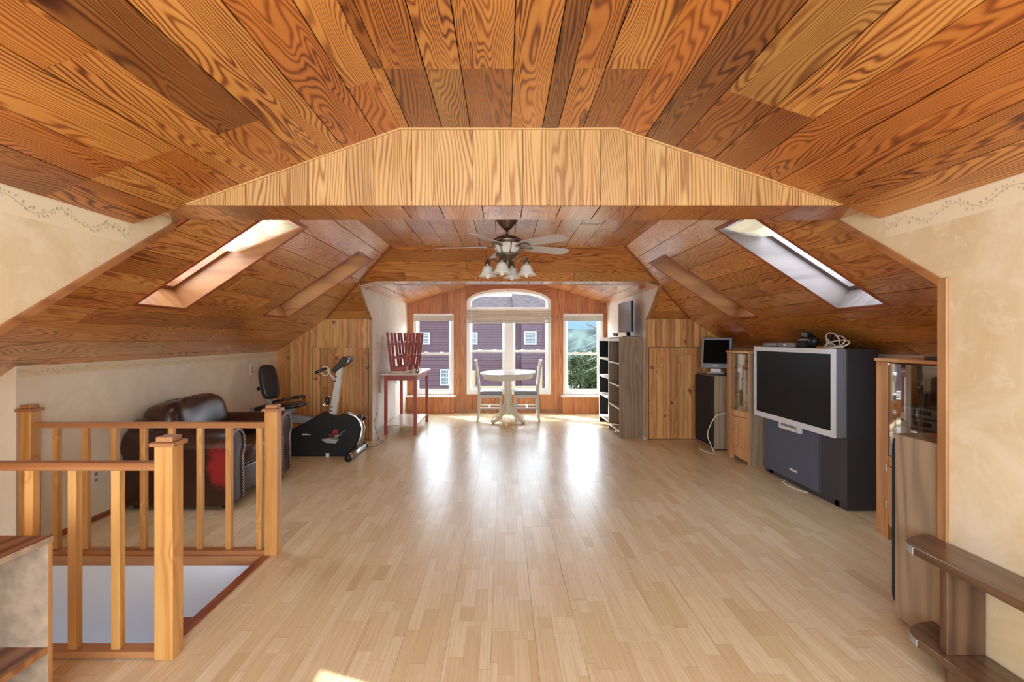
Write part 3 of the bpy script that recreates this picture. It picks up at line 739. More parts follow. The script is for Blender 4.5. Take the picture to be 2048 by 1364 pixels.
# ---- stairwell
struct('wall_stairwell_far', MB().box(-4.2, KL - .1, 3.18, 3.28, -2.6, 1.12).box(KL - .1, -1.40, 3.17, 3.28, -2.6, -.052), 'stair')
struct('wall_stairwell_side', MB().box(-1.43, -1.38, 2.2, 3.2, -2.6, -.06).box(-4.2, -4.1, -1.7, 3.28, -2.6, 1.5).box(-4.1, -1.4, 2.1, 2.2, -2.6, -.06), 'stair')
struct('floor_stairwell', MB().box(-4.2, -1.3, 2.1, 3.3, -2.7, -2.6), 'trim')
st = struct('stair_landing', MB().box(-1.72, -1.435, 2.22, 2.86, -.235, -.2), 'darktrim'); st['kind'] = 'structure'
struct('trim_6', MB().box(-1.443, -1.391, 2.2, 3.19, -.10, .006), 'darktrim', bevel=.004)
struct('trim_7', MB().box(KL, -1.40, 3.158, 3.20, -.05, .0065), 'railw')
# ---- closing walls behind the lens, with a wide window
mb = MB().box(-4.2, -1.55, -1.75, -1.65, 0, 2.6).box(1.55, 3.1, -1.75, -1.65, 0, 2.6).box(-1.55, 1.55, -1.75, -1.65, 0, .45).box(-1.55, 1.55, -1.75, -1.65, 1.9, 2.6)
struct('wall_rear', mb, 'wall')
struct('wall_rear_right', MB().box(WR + .09, KR + .1, 2.0, 2.1, 0, 2.0), 'wall')

# ================================================================== SKYLIGHTS
def skylight(nm, pl, h, facing, cloth):
    u0, u1, v0, v1 = h; dp = .26
    mb = MB(); t = .018
    P = lambda u, v, d: pl.p(u, v, -d)
    def board(uA, uB, vA, vB):
        q = [P(uA, vA, -.003), P(uB, vA, -.003), P(uB, vB, -.003), P(uA, vB, -.003)]
        mb.prism(q, 0, pl.n * -(dp + .003))
    board(u0 - t, u0, v0 - t, v1 + t); board(u1, u1 + t, v0 - t, v1 + t); board(u0, u1, v0 - t, v0); board(u0, u1, v1, v1 + t)
    s_ = struct(nm, mb, facing); 
    fm = MB(); w_ = .035
    for a, b, c, d in ((u0, u0 + w_, v0, v1), (u1 - w_, u1, v0, v1), (u0 + w_, u1 - w_, v0, v0 + w_), (u0 + w_, u1 - w_, v1 - w_, v1)):
        fm.prism([P(a, c, dp * .62), P(b, c, dp * .62), P(b, d, dp * .62), P(a, d, dp * .62)], 0, pl.n * -.09)
    obj('skylight_frame', fm, facing, s_)
    obj('pane', MB().prism([P(u0 + w_, v0 + w_, dp * .8), P(u1 - w_, v0 + w_, dp * .8), P(u1 - w_, v1 - w_, dp * .8), P(u0 + w_, v1 - w_, dp * .8)], 0, pl.n * -.006), 'glass', s_)
    fr = MB()
    for a, b, c, d in ((u0 - .03, u0 - .003, v0 - .03, v1 + .03), (u1 + .003, u1 + .03, v0 - .03, v1 + .03), (u0 - .003, u1 + .003, v0 - .03, v0 - .003), (u0 - .003, u1 + .003, v1 + .003, v1 + .03)):
        fr.prism([P(a, c, -.006), P(b, c, -.006), P(b, d, -.006), P(a, d, -.006)], 0, pl.n * -.008)
    obj('skylight_trim', fr, 'darktrim', s_)
    return s_, P
M['trimg'] = wood('lightwell_greyed_pine', lin(134, 122, 120), lin(116, 104, 102), lin(86, 74, 72), 'X', rings=6, straight=6, rough=.4, knots=.1, var=.1, contrast=.5)
M['trimx'] = wood('lightwell_pine', lin(158, 108, 66), lin(138, 88, 50), lin(100, 58, 32), 'X', rings=6, straight=6, rough=.4, knots=.1, var=.1, contrast=.5)
sk = []
for k, (pl, h, cloth) in enumerate(((plL, hL[0], 1), (plL, hL[1], 2), (plR, hR[0], 1), (plR, hR[1], 2))):
    sk.append(skylight('window_%d' % (k + 4), pl, h, 'trimg' if k == 2 else 'trimx', cloth))
def drape(P, u0, u1, v0, v1, d0, d1, waves, amp, nu=10, nv=14):
    """sagging cloth between two levels inside a light well"""
    vs = []; fs = []
    for j in range(nv + 1):
        for i in range(nu + 1):
            a, b = i / nu, j / nv
            d = d0 + (d1 - d0) * b + amp * math.sin(b * waves * 2 * PI) * math.sin(PI * a) - .03 * math.sin(PI * a)
            vs.append(P(u0 + (u1 - u0) * a, v0 + (v1 - v0) * b, d))
    for j in range(nv):
        for i in range(nu):
            k = j * (nu + 1) + i; fs.append((k, k + 1, k + nu + 2, k + nu + 1))
    mb = MB().add(vs, fs); return mb
lab = ['cream cloth bunched in the near left skylight', 'cream cloth stretched in the far left skylight', 'cream cloth gathered at the top of the near right skylight', 'cream cloth stretched in the far right skylight']
for k, ((s_, P), h) in enumerate(zip(sk, (hL[0], hL[1], hR[0], hR[1]))):
    u0, u1, v0, v1 = h; L = v1 - v0
    if k in (0, 2): mb = drape(P, u0 + .01, u1 - .01, v0 + L * (.52 if k == 0 else .72), v1 - .02, .13, .03, 2.5 if k == 0 else 1, .035)
    else: mb = drape(P, u0 + .005, u1 - .005, v0 + .01, v1 - .01, .15, .15, 1.5, .012)
    o = single('shade_cloth', mb, 'fabric', lab[k], 'shade', smooth=True)
    
# ================================================================== NEIGHBOURHOOD OUTSIDE
def siding():
    t = NT('purple_brown_clapboard'); tc = t.node('ShaderNodeTexCoord'); sep = t.node('ShaderNodeSeparateXYZ'); t.link(tc.outputs['Object'], sep.inputs[0])
    f = t.math('FRACT', t.math('MULTIPLY', sep.outputs[2], 8.0))
    c = t.mix(t.math('LESS_THAN', f, .16), lin(60, 46, 50), lin(36, 27, 30))
    t.link(c, t.b.inputs['Base Color']); t.b.inputs['Roughness'].default_value = .9; t.b.inputs['Specular IOR Level'].default_value = 0
    t.bump(f, .6, .02); return t.m
M['siding'] = siding()
M['shingle'] = plain('grey_brown_shingles', lin(58, 52, 53), .95, spec=0, noise=.25, nscale=4)
M['extglass'] = plain('reflecting_far_glass', lin(26, 29, 33), .3)
M['extwhite'] = plain('white_exterior_trim', lin(92, 95, 96), .6)
M['ground'] = plain('grass_slope', lin(44, 52, 30), .9, noise=.4, nscale=.5)
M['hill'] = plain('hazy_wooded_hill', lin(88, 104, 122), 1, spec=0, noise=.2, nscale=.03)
M['leafm'] = plain('tree_leaves', lin(54, 62, 36), .8, spec=.1, noise=.5, nscale=1.5)
M['bark'] = plain('tree_bark', lin(70, 60, 52), .9, noise=.3)
M['pole'] = plain('weathered_pole', lin(76, 64, 54), .9)
M['metalroof'] = plain('bright_metal_roof', lin(120, 120, 120), .5)
M['deckw'] = plain('yellow_deck_wood', lin(84, 70, 44), .7, noise=.1)
hs = thing('neighbour_house', 'purple brown clapboard house with white windows seen through the windows', 'house', (-3, 26, -5))
obj('wall', MB().box(-12, 2.55, 26, 32, -5, 2.75).box(.9, 2.55, 25.2, 26, -5, 2.75), 'siding', hs)
obj('roof', MB().prism([(-12.3, 25.6, 2.62), (.55, 25.6, 2.62), (.55, 29, 3.52), (-12.3, 29, 3.52)], 0, (0, 0, .12)).prism([(.5, 24.9, 2.62), (2.9, 24.9, 2.62), (2.9, 29, 3.70), (.5, 29, 3.70)], 0, (0, 0, .12)).prism([(-12.3, 32.4, 2.62), (2.9, 32.4, 2.62), (2.9, 29, 3.5), (-12.3, 29, 3.5)], 0, (0, 0, .12)), 'shingle', hs)
def ext_window(x0, x1, z0, z1, y, parent, nx=3, nz=2):
    mb = frame_mb(x0, x1, z0, z1, .07, y - .05, y + .02)
    for k in range(1, nx): mb.box(x0 + (x1 - x0) * k / nx - .012, x0 + (x1 - x0) * k / nx + .012, y - .03, y, z0, z1)
    for k in range(1, nz * 2): mb.box(x0, x1, y - .03, y, z0 + (z1 - z0) * k / (nz * 2) - (.012 if k != nz else .03), z0 + (z1 - z0) * k / (nz * 2) + (.012 if k != nz else .03))
    wv = obj('window', mb, 'extwhite', parent)
    obj('pane', MB().box(x0 + .05, x1 - .05, y - .012, y - .004, z0 + .05, z1 - .05), 'extglass', wv)
for a in ((-4.12, -3.55, 1.03, 1.63, 26), (-1.78, -1.22, 1.03, 1.63, 26), (-3.06, -2.60, -.98, -.18, 26), (1.02, 1.62, 1.03, 1.66, 25.2), (-7.2, -6.6, 1.03, 1.63, 26)):
    ext_window(*a, hs)
struct('ground', MB().box(-80, 120, 10, 400, -6, -5), 'ground')
M['bounce_pale'] = plain('pale_bounce_ground', lin(190, 190, 186), .9, noise=.1, nscale=1)  # pale ground added out of view to bounce light onto the ceilings
struct('ground_bounce', MB().box(-14, 14, 10.2, 24.6, -5, -4.9), 'bounce_pale')
# wooded hills
def ridge(name, y, x0, x1, zb, zt, seed, m, lab, thick=30):
    rr = random.Random(seed); n = 26; pts = []
    for i in range(n + 1):
        x = x0 + (x1 - x0) * i / n
        pts.append((x, zt * (1 + .12 * math.sin(i * .7 + seed) + .05 * rr.uniform(-1, 1))))
    mb = MB().ex([(x0, zb)] + pts + [(x1, zb)], 'xz', y, y + thick)
    o = struct(name, mb, m); o['kind'] = 'structure'; return o
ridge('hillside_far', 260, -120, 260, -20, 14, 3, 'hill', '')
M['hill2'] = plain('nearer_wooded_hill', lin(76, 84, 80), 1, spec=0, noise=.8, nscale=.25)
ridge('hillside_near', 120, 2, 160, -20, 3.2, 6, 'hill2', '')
def tree(x, y, zb, ht, cr, lab, seed, leaves=3500):
    rr = random.Random(seed); t = thing('leafy_tree', lab, 'tree', (x, y, zb))
    tm = MB().tube([(x, y, zb), (x + .1, y, zb + ht * .5), (x, y, zb + ht * .8)], [cr * .09, cr * .06, cr * .02], 7)
    for k in range(6):
        a = rr.uniform(0, 2 * PI); z = zb + ht * rr.uniform(.4, .7)
        tm.tube([(x, y, z), (x + math.cos(a) * cr * .6, y + math.sin(a) * cr * .6, z + ht * .2)], [cr * .03, cr * .01], 5)
    obj('trunk', tm, 'bark', t, smooth=True)
    mb = MB()
    blobs = [(rr.uniform(-.6, .6) * cr, rr.uniform(-.6, .6) * cr, rr.uniform(.45, .9) * ht, rr.uniform(.3, .5) * cr) for _ in range(9)]
    for _ in range(leaves):
        bx, by, bz, br = rr.choice(blobs); d = Vector((rr.gauss(0, 1), rr.gauss(0, 1), rr.gauss(0, .8))).normalized() * br * rr.uniform(.6, 1.05)
        c = Vector((x + bx, y + by, zb + bz)) + d
        a = Vector((rr.uniform(-1, 1), rr.uniform(-1, 1), rr.uniform(-1, 1))).normalized() * cr * .055; b = a.cross(Vector((rr.uniform(-1, 1), rr.uniform(-1, 1), .3))).normalized() * cr * .032
        mb.add([c - a, c + b, c + a, c - b], [(0, 1, 2, 3)])
    o = obj('crown', mb, 'leafm', t); o['kind'] = 'stuff'
tree(6.0, 34, -5, 5.3, 2.6, 'leafy green tree left of centre beyond the right hand window', 3)
tree(3.7, 29, -5, 6.2, 1.0, 'slim green tree at the left edge of the right hand window view', 4, 2500)
tree(8.6, 40, -5, 5.0, 3.0, 'broad green tree below the hills, behind the bright roof', 5)
sh = thing('outbuilding', 'low outbuilding with bright metal roof beyond the right window', 'building', (5.4, 22, -5))
obj('roof', MB().prism([(3.95, 20, -1.55), (7.2, 20, -.35), (7.6, 24, .1), (5.0, 24, -.9)], 0, (0, 0, .1)), 'metalroof', sh)
obj('wall', MB().box(4.6, 7.4, 20.6, 24, -5, -1.3), 'siding', sh)
up = thing('utility_pole', 'leaning utility pole with crossarm and wires beyond the right window', 'pole', (6.25, 30, -5))
obj('post', MB().tube([(6.25, 30, -5), (5.75, 30, 2.2)], [.14, .09], 8), 'pole', up, smooth=True)
obj('crossarm', MB().bar((4.75, 30, 2.15), (5.95, 30, 1.6), .08), 'pole', up)
wm = MB()
for za, zb_ in ((2.15, 3.6), (1.8, 3.2), (1.6, 2.9), (1.0, 2.2), (.3, 1.8)):
    wm.tube([(3.6 + k * .55, 30, za - 1.2 + (zb_ - za + .4) * k / 6 - .35 * math.sin(PI * k / 6)) for k in range(7)], .022, 5)
obj('wire', wm, 'extwhite', up)
dk = thing('porch_frame', 'yellow timber porch railing just outside the centre window', 'railing', (.7, 14, -5))
obj('post', MB().box(.92, 1.05, 14, 14.12, -5, .56).box(-.85, -.72, 14, 14.12, -5, .45), 'deckw', dk)
obj('rail', MB().box(-.72, .92, 14.02, 14.08, -.13, .05).box(-.72, .92, 14.02, 14.08, -.62, -.54), 'deckw', dk)

# ================================================================== BLINDS
def blind(x0, x1, z0, z1, label):
    t = thing('window_blind', label, 'blind', ((x0 + x1) / 2, YW - .03, z0))
    obj('headrail', MB().box(x0, x1, YW - .055, YW - .013, z1 - .035, z1), 'paint', t, bevel=.003)
    n = 6; mb = MB(); hgt = (z1 - .035 - z0) / n
    for k in range(n): mb.box(x0 + .004, x1 - .004, YW - .052 + .004 * (k % 2), YW - .016, z0 + k * hgt, z0 + (k + .86) * hgt)
    obj('slat_stack', mb, 'blind', t)
    obj('pull_cord', MB().tube([(x0 + .09, YW - .056, z1 - .03), (x0 + .09, YW - .056, z0 - .45)], .0022, 5), 'cable', t)
blind(-1.565, -.87, 1.615, 1.74, 'raised blind stacked at the top of the left dormer window')
blind(1.08, 1.765, 1.615, 1.74, 'raised blind stacked at the top of the right dormer window')
t = thing('window_blind', 'raised blind with a sagging valance across the arched centre window', 'blind', (CX, YW - .03, 1.575))
obj('slat_stack', MB().box(-.62, .84, YW - .05, YW - .014, 1.575, 1.60).box(-.62, .84, YW - .052, YW - .014, 1.604, 1.628).box(-.62, .84, YW - .05, YW - .014, 1.632, 1.655), 'blind', t)
for k, (zt, dr) in enumerate(((1.805, .03), (1.765, .05), (1.72, .04))):
    n = 24; vs = []; fs = []
    for i in range(n + 1):
        a = i / n; x = -.625 + 1.475 * a; sag = dr * math.sin(PI * a)
        for j, dz in enumerate((0, -.03, -.06)): vs.append((x, YW - .04 - (.02 if j == 1 else 0), zt + dz - sag * (j / 2)))
    for i in range(n):
        for j in range(2): q = i * 3 + j; fs.append((q, q + 3, q + 4, q + 1))
    obj('valance_fold', MB().add(vs, fs), 'blind', t, smooth=True).modifiers.new('thick', 'SOLIDIFY').thickness = .004
obj('pull_cord', MB().tube([(-.55, YW - .056, 1.8), (-.55, YW - .056, 1.3)], .0022, 5), 'cable', t)

# ================================================================== STAIR RAILINGS
def railing(label, y, xs_post, xs_bal, x_left, x_right, s, st, group):
    """y: front face; posts at their left edges"""
    t = thing('stair_railing', label, 'railing', ((x_left + x_right) / 2, y + s / 2, 0), group)
    yc = y + s / 2
    for x in xs_post:
        p = obj('newel_post', MB().box(x, x + s, y, y + s, 0, .865), 'post', t, bevel=.004)
        e = s * .17
        obj('post_cap', MB().box(x - e, x + s + e, y - e, y + s + e, .865, .882).box(x + .004, x + s - .004, y + .004, y + s - .004, .882, .903), 'railw', p, bevel=.003)
    obj('handrail', MB().ex([(yc - .03, .765), (yc + .03, .765), (yc + .034, .775), (yc + .024, .797), (yc - .024, .797), (yc - .034, .775)], 'yz', x_left, x_right), 'railw', t, bevel=.003)
    obj('bottom_rail', MB().box(x_left, x_right, yc - .03, yc + .03, 0.006, .032), 'railw', t)
    for x in xs_bal: obj('baluster', MB().box(x - st / 2, x + st / 2, yc - st / 2, yc + st / 2, .032, .766), 'post', t, bevel=.002)
px = lambda x, y: (x - 1005) * y / F
railing('back stair railing of amber pine beside the leather loveseat', 3.168, [px(36, 3.168), px(527.5, 3.168) + .003],
        [px(v - 3, 3.2) for v in (116, 175, 232, 290, 346, 403, 461)] + [px(519, 3.2)], px(40, 3.168), px(528, 3.168), .0745, .033, 'stair railings')
railing('front stair railing of amber pine nearest the lens, beside the low bookcase', 2.14, [px(307.4, 2.14)],
        [px(v, 2.177) for v in (236, 150, 64, -22, -108)], px(-220, 2.14), px(307.4, 2.14), .0753, .035, 'stair railings')

# ================================================================== LEATHER LOVESEAT
t = thing('loveseat', 'dark brown leather loveseat with rolled arms against the left knee wall', 'sofa', (-2.45, 4.55, 0))
X0, X1, Y0, Y1 = -2.88, -2.06, 3.99, 5.16
def arm(yc, nm):
    a = obj('arm', MB().ex([(yc - .10, .03), (yc + .10, .03), (yc + .10, .40)] + [(yc + .13 * math.cos(k * PI / 12), .475 + .135 * math.sin(k * PI / 12)) for k in range(-1, 14)] + [(yc - .10, .40)], 'yz', X0, X1), 'leather', t, bevel=.02, seg=3)
    ring = [(X1 + .004, yc + .118 * math.cos(k * PI / 12), .475 + .122 * math.sin(k * PI / 12)) for k in range(-3, 16)]
    ring = [(X1 + .004, yc + .095, .05)] + ring + [(X1 + .004, yc - .095, .05)]
    obj('piping', MB().tube(ring, .011, 7), 'pipe', a, smooth=True)
    return a
def pipe_mat():
    t_ = NT('twisted_leather_cord'); tc = t_.node('ShaderNodeTexCoord'); wv = t_.node('ShaderNodeTexWave'); wv.inputs['Scale'].default_value = 28; wv.bands_direction = 'DIAGONAL'
    t_.link(tc.outputs['Object'], wv.inputs['Vector']); t_.link(t_.ramp(wv.outputs[0], [(.3, lin(58, 40, 36)), (.6, lin(170, 160, 156))]), t_.b.inputs['Base Color']); t_.b.inputs['Roughness'].default_value = .3; return t_.m
M['pipe'] = pipe_mat()
arm(Y0 + .12, 'near'); arm(Y1 - .12, 'far')
obj('base', MB().box(X0 + .05, X1 - .04, Y0 + .2, Y1 - .2, .04, .30), 'leather', t, bevel=.03, seg=3)
obj('back_frame', MB().ex([(X0, .05), (X0 + .24, .05), (X0 + .22, .60), (X0 + .15, .68), (X0 + .05, .68), (X0, .62)], 'xz', Y0 + .06, Y1 - .06), 'leather', t, bevel=.03, seg=3)
def puff(c, h, nm, m='leather', bul=.25, parent=t, wr=0, seed=1, n=10, rot=None):
    """soft pillow: superellipsoid grid with wrinkles"""
    rr = random.Random(seed); vs = []; fs = []; U = n * 2; V = n
    phs = [rr.uniform(0, 6) for _ in range(4)]
    for j in range(V + 1):
        ph = -PI / 2 + PI * j / V
        for i in range(U):
            a = 2 * PI * i / U
            f = lambda v, e: math.copysign(abs(v) ** e, v)
            x = f(math.cos(ph), .5) * f(math.cos(a), .45); y = f(math.cos(ph), .5) * f(math.sin(a), .45); z = f(math.sin(ph), .6)
            k = 1 + wr * (math.sin(y * 9 + phs[0] + z * 2) * .5 + math.sin(y * 17 + phs[1] - z * 3) * .35)
            p = Vector((x * h[0] * k, y * h[1], z * h[2] * k))
            if rot: p = rot @ p
            vs.append(Vector(c) + p)
    for j in range(V):
        for i in range(U): fs.append((j * U + i, j * U + (i + 1) % U, (j + 1) * U + (i + 1) % U, (j + 1) * U + i))
    return obj(nm, MB().add(vs, fs), m, parent, smooth=True, subdiv=1)
puff((-2.70, (Y0 + Y1) / 2, .60), (.16, .44, .20), 'back_cushion', wr=.10, seed=3, n=14, rot=Matrix.Rotation(-.2, 3, 'Y'))
puff((-2.34, (Y0 + Y1) / 2, .36), (.30, .36, .09), 'seat_cushion', wr=.05, seed=5, n=14)
obj('front_border', MB().box(X1 - .06, X1 - .02, Y0 + .24, Y1 - .24, .06, .28), 'leather', t, bevel=.02, seg=3)
for y in (Y0 + .1, Y1 - .1):
    for x in (X0 + .06, X1 - .08): obj('foot', MB().lathe((x, y, 0), [(.02, 0), (.028, .035)], 10), 'matte', t)

# ================================================================== EXERCISE BIKE
YBK = 5.95
zb_ = lambda a, b, y=YBK: ((480 + a / 5.247 - 1005) * y / F, y, H - (680 + b / 5.247 - 678) * y / F)
z2 = lambda a, b: (zb_(a, b)[0], zb_(a, b)[2])
t = thing('exercise_bike', 'black and grey recumbent exercise bike in front of the knotty board wall', 'exercise bike', (-2.0, YBK, 0))
shell = [z2(*p) for p in ((455, 1040), (560, 1208), (1120, 1208), (1190, 1140), (1250, 1040), (1278, 930), (1255, 850), (1205, 800), (1130, 778), (1060, 782), (1000, 812), (960, 790), (880, 752), (760, 830), (620, 905), (480, 960))]
body = obj('drive_housing', MB().ex(shell, 'xz', YBK - .08, YBK + .1), 'matte', t, bevel=.015)
rim = [zb_(*p) for p in ((1090, 775), (1160, 778), (1215, 800), (1262, 850), (1285, 925), (1262, 1040), (1205, 1130))]
obj('flywheel_band', MB().tube([(x, YBK + .0, z) for x, _, z in rim], .035, 10), 'metal', t, smooth=True)
obj('column', MB().prism([zb_(935, 775), zb_(1000, 785), zb_(1040, 520), zb_(1068, 285), zb_(1010, 330), zb_(985, 470)], 0, (0, .07, 0)), 'steel', t, bevel=.006)
obj('console', MB().prism([zb_(950, 325), zb_(985, 345), zb_(1130, 235), zb_(1152, 185), zb_(1090, 172), zb_(1060, 195)], 0, (0, .18, 0)), 'black', t, bevel=.008)
obj('console_rim', MB().tube([zb_(1085, 175, YBK - .01), zb_(1150, 185, YBK - .01), zb_(1130, 235, YBK - .01), zb_(1095, 260, YBK - .01)], .007, 6), 'metal', t, smooth=True)
obj('handlebar', MB().tube([zb_(1000, 420), zb_(955, 370), zb_(915, 315, YBK - .05), zb_(880, 305, YBK - .1)], .014, 8), 'steel', t, smooth=True)
obj('hand_grip', MB().tube([zb_(900, 300, YBK - .08), zb_(860, 315, YBK - .12), zb_(790, 345, YBK - .16)], .018, 8), 'vinyl', t, smooth=True)
c = zb_(905, 325, YBK - .02)
obj('hand_ring', MB().tube([(c[0] + .045 * math.cos(a), c[1] - .03, c[2] + .05 * math.sin(a)) for a in [2 * PI * k / 16 for k in range(17)]], .006, 6), 'cream', t, smooth=True)
c = zb_(915, 640)
obj('bottle_cage', MB().tube([zb_(955, 590), zb_(900, 600), zb_(875, 685), zb_(945, 692)], .006, 6).tube([zb_(890, 640), zb_(955, 640)], .006, 6), 'chrome', t, smooth=True)
obj('bottle', MB().lathe((c[0] + .005, c[1], c[2] - .03), [(.022, 0), (.024, .03), (.02, .07), (.01, .08)], 12), 'black', t, smooth=True)
for k, (cx_, cy_) in enumerate(((1008, 388), (1000, 432), (965, 702), (960, 742))): 
    c = zb_(cx_, cy_, YBK - .002); obj('bolt', MB().lathe(c, [(.008, 0), (.008, -.006)], 8, 'y'), 'matte', t)
crk = obj('crank_arm', MB().bar(zb_(1020, 1010, YBK - .10), zb_(1105, 945, YBK - .10), .014, .012), 'chrome', t)
obj('crank_hub', MB().lathe(zb_(1015, 1012, YBK - .09), [(.02, .02), (.02, -.03)], 12, 'y'), 'metal', t)
obj('pedal', MB().prism([zb_(875, 1030, YBK - .14), zb_(960, 1018, YBK - .14), zb_(1045, 1040, YBK - .14), zb_(1030, 1070, YBK - .14), zb_(930, 1065, YBK - .14)], 0, (0, -.09, 0)), 'grey', t, bevel=.006)
obj('pedal', MB().prism([zb_(1060, 930, YBK + .15), zb_(1120, 925, YBK + .15), zb_(1120, 950, YBK + .15), zb_(1060, 950, YBK + .15)], 0, (0, .09, 0)), 'grey', t)
# tension knob at the front
obj('tension_knob', MB().lathe(zb_(1262, 800), [(.012, .02), (.026, .02), (.026, -.03), (.012, -.03)], 12, 'y').tube([zb_(1270, 850), zb_(1325, 808)], .016, 8), 'black', t, smooth=False)
# floor bars
fb = obj('front_floor_bar', MB().tube([(-1.634, 5.64, .037), (-1.634, 6.27, .037)], .034, 14), 'metal', t, smooth=True)
obj('end_cap', MB().tube([(-1.634, 5.60, .037), (-1.634, 5.65, .037)], .037, 14), 'black', fb, smooth=True)
obj('end_cap', MB().tube([(-1.634, 6.26, .037), (-1.634, 6.31, .037)], .037, 14), 'black', fb, smooth=True)
obj('front_bracket', MB().bar((-1.634, YBK, .05), zb_(1180, 1120), .05, .06), 'black', t)
rb = obj('rear_floor_bar', MB().tube([(-2.78, 5.70, .037), (-2.78, 6.25, .037)], .034, 14), 'metal', t, smooth=True)
# seat rail and seat
obj('seat_rail', MB().prism([zb_(100, 725, YBK + .02), zb_(130, 712, YBK + .02), zb_(770, 820, YBK + .02), zb_(690, 880, YBK + .02), zb_(500, 860, YBK + .02), zb_(100, 800, YBK + .02)], 0, (0, .06, 0)), 'grey', t, bevel=.006)
obj('rail_support', MB().bar((-2.78, YBK + .04, .05), zb_(150, 770, YBK + .05), .05, .05), 'grey', t)
obj('rail_support', MB().bar(zb_(470, 800, YBK + .03), zb_(440, 1100, YBK + .03), .09, .03), 'grey', t)
obj('seat_post', MB().bar(zb_(325, 640), zb_(350, 730), .05, .05).box(zb_(360, 0)[0], zb_(545, 0)[0], YBK - .02, YBK + .12, zb_(0, 770)[2], zb_(0, 720)[2]), 'grey', t, bevel=.005)
puff(zb_(520, 685, YBK + .04), (.165, .19, .032), 'seat_pad', 'vinyl', parent=t, wr=0, rot=Matrix.Rotation(-.08, 3, 'Y'))
puff(zb_(270, 700, YBK + .04), (.09, .15, .028), 'seat_bracket', 'black', parent=t, wr=0, rot=Matrix.Rotation(-.2, 3, 'Y'))
rot = Matrix.Rotation(-.62, 3, 'Z') @ Matrix.Rotation(-.28, 3, 'Y')
bk = puff(zb_(303, 440, YBK + .04), (.045, .105, .20), 'backrest', 'vinyl', parent=t, wr=0, rot=rot)
obj('backrest_stem', MB().bar(zb_(300, 600, YBK + .05), zb_(335, 690, YBK + .05), .05, .03), 'steel', t)
obj('backrest_knob', MB().tube([zb_(230, 510, YBK + .05), zb_(185, 512, YBK + .05)], [.012, .024], 10), 'black', t, smooth=True)
obj('side_handle', MB().tube([zb_(350, 650, YBK - .18), zb_(560, 605, YBK - .18)], .013, 8).tube([zb_(350, 650, YBK - .18), zb_(350, 720, YBK - .02)], .013, 8), 'black', t, smooth=True)
obj('side_grip', MB().tube([zb_(560, 605, YBK - .18), zb_(685, 592, YBK - .18)], .018, 8), 'vinyl', t, smooth=True)
# unreadable marks on the housing: slanted red emblem, its small lines, a slanted white mark
def marks(strokes):
    mb = MB(); yk = YBK - .0835
    for x, y, w_, h_ in strokes:      # crop pixels: left, bottom, width, height, slanted
        sl = h_ * .45
        mb.prism([zb_(x, y, yk), zb_(x + w_, y, yk), zb_(x + w_ + sl, y - h_, yk), zb_(x + sl, y - h_, yk)], 0, (0, .003, 0))
    return mb
obj('red_emblem', marks([(966, 980, 13, 40), (983, 980, 9, 40), (996, 980, 11, 40), (1010, 980, 14, 17), (1010, 961, 15, 19)]), 'redprint', t)
obj('red_mark_line', marks([(928 + 13 * k, 1004, 9, 9) for k in range(11)]), 'redprint', t)
obj('white_mark', marks([(650 + 10 * k, 998, 8, 14 if k < 5 else 6) for k in range(9)]), 'whiteprint', t)
obj('rating_sticker', MB().box(zb_(925, 0)[0], zb_(960, 0)[0], YBK - .0815, YBK - .08, zb_(0, 1205)[2], zb_(0, 1175)[2]), 'silver', t)
obj('power_cord', MB().tube([(-1.63, 6.1, .06), (-1.55, 6.4, .006), (-1.50, 6.7, .006), (-1.60, 6.83, .006), (-1.66, 6.84, .2), (-1.655, 7.0, .34)], .003, 5), 'matte', t)

# ================================================================== RED TABLE AND STOOLS
t = thing('red_side_table', 'tall narrow red painted table with a low shelf by the left dormer wall', 'table', (-1.38, 7.74, 0))
xa, xb, ya_, yb_ = -1.605, -1.165, 7.18, 8.33
for x in (xa, xb - .042):
    for y in (ya_, yb_ - .042): obj('leg', MB().box(x, x + .042, y, y + .042, 0, .81), 'red', t, bevel=.003)
obj('tabletop', MB().box(xa - .04, xb + .03, ya_ - .03, yb_ + .04, .81, .832), 'redtop', t, bevel=.003)
obj('apron', MB().box(xa + .042, xb - .042, ya_ + .006, ya_ + .026, .735, .81), 'red', t); obj('apron', MB().box(xa + .042, xb - .042, yb_ - .026, yb_ - .006, .735, .81), 'red', t)
obj('side_apron', MB().box(xb - .028, xb - .008, ya_ + .042, yb_ - .042, .735, .81), 'red', t); obj('side_apron', MB().box(xa + .008, xa + .028, ya_ + .042, yb_ - .042, .735, .81), 'red', t)
obj('low_shelf', MB().box(xa + .01, xb - .01, ya_ + .045, yb_ - .045, .115, .135).box(xa + .042, xb - .042, ya_ + .012, ya_ + .045, .115, .135), 'redtop', t, bevel=.002)
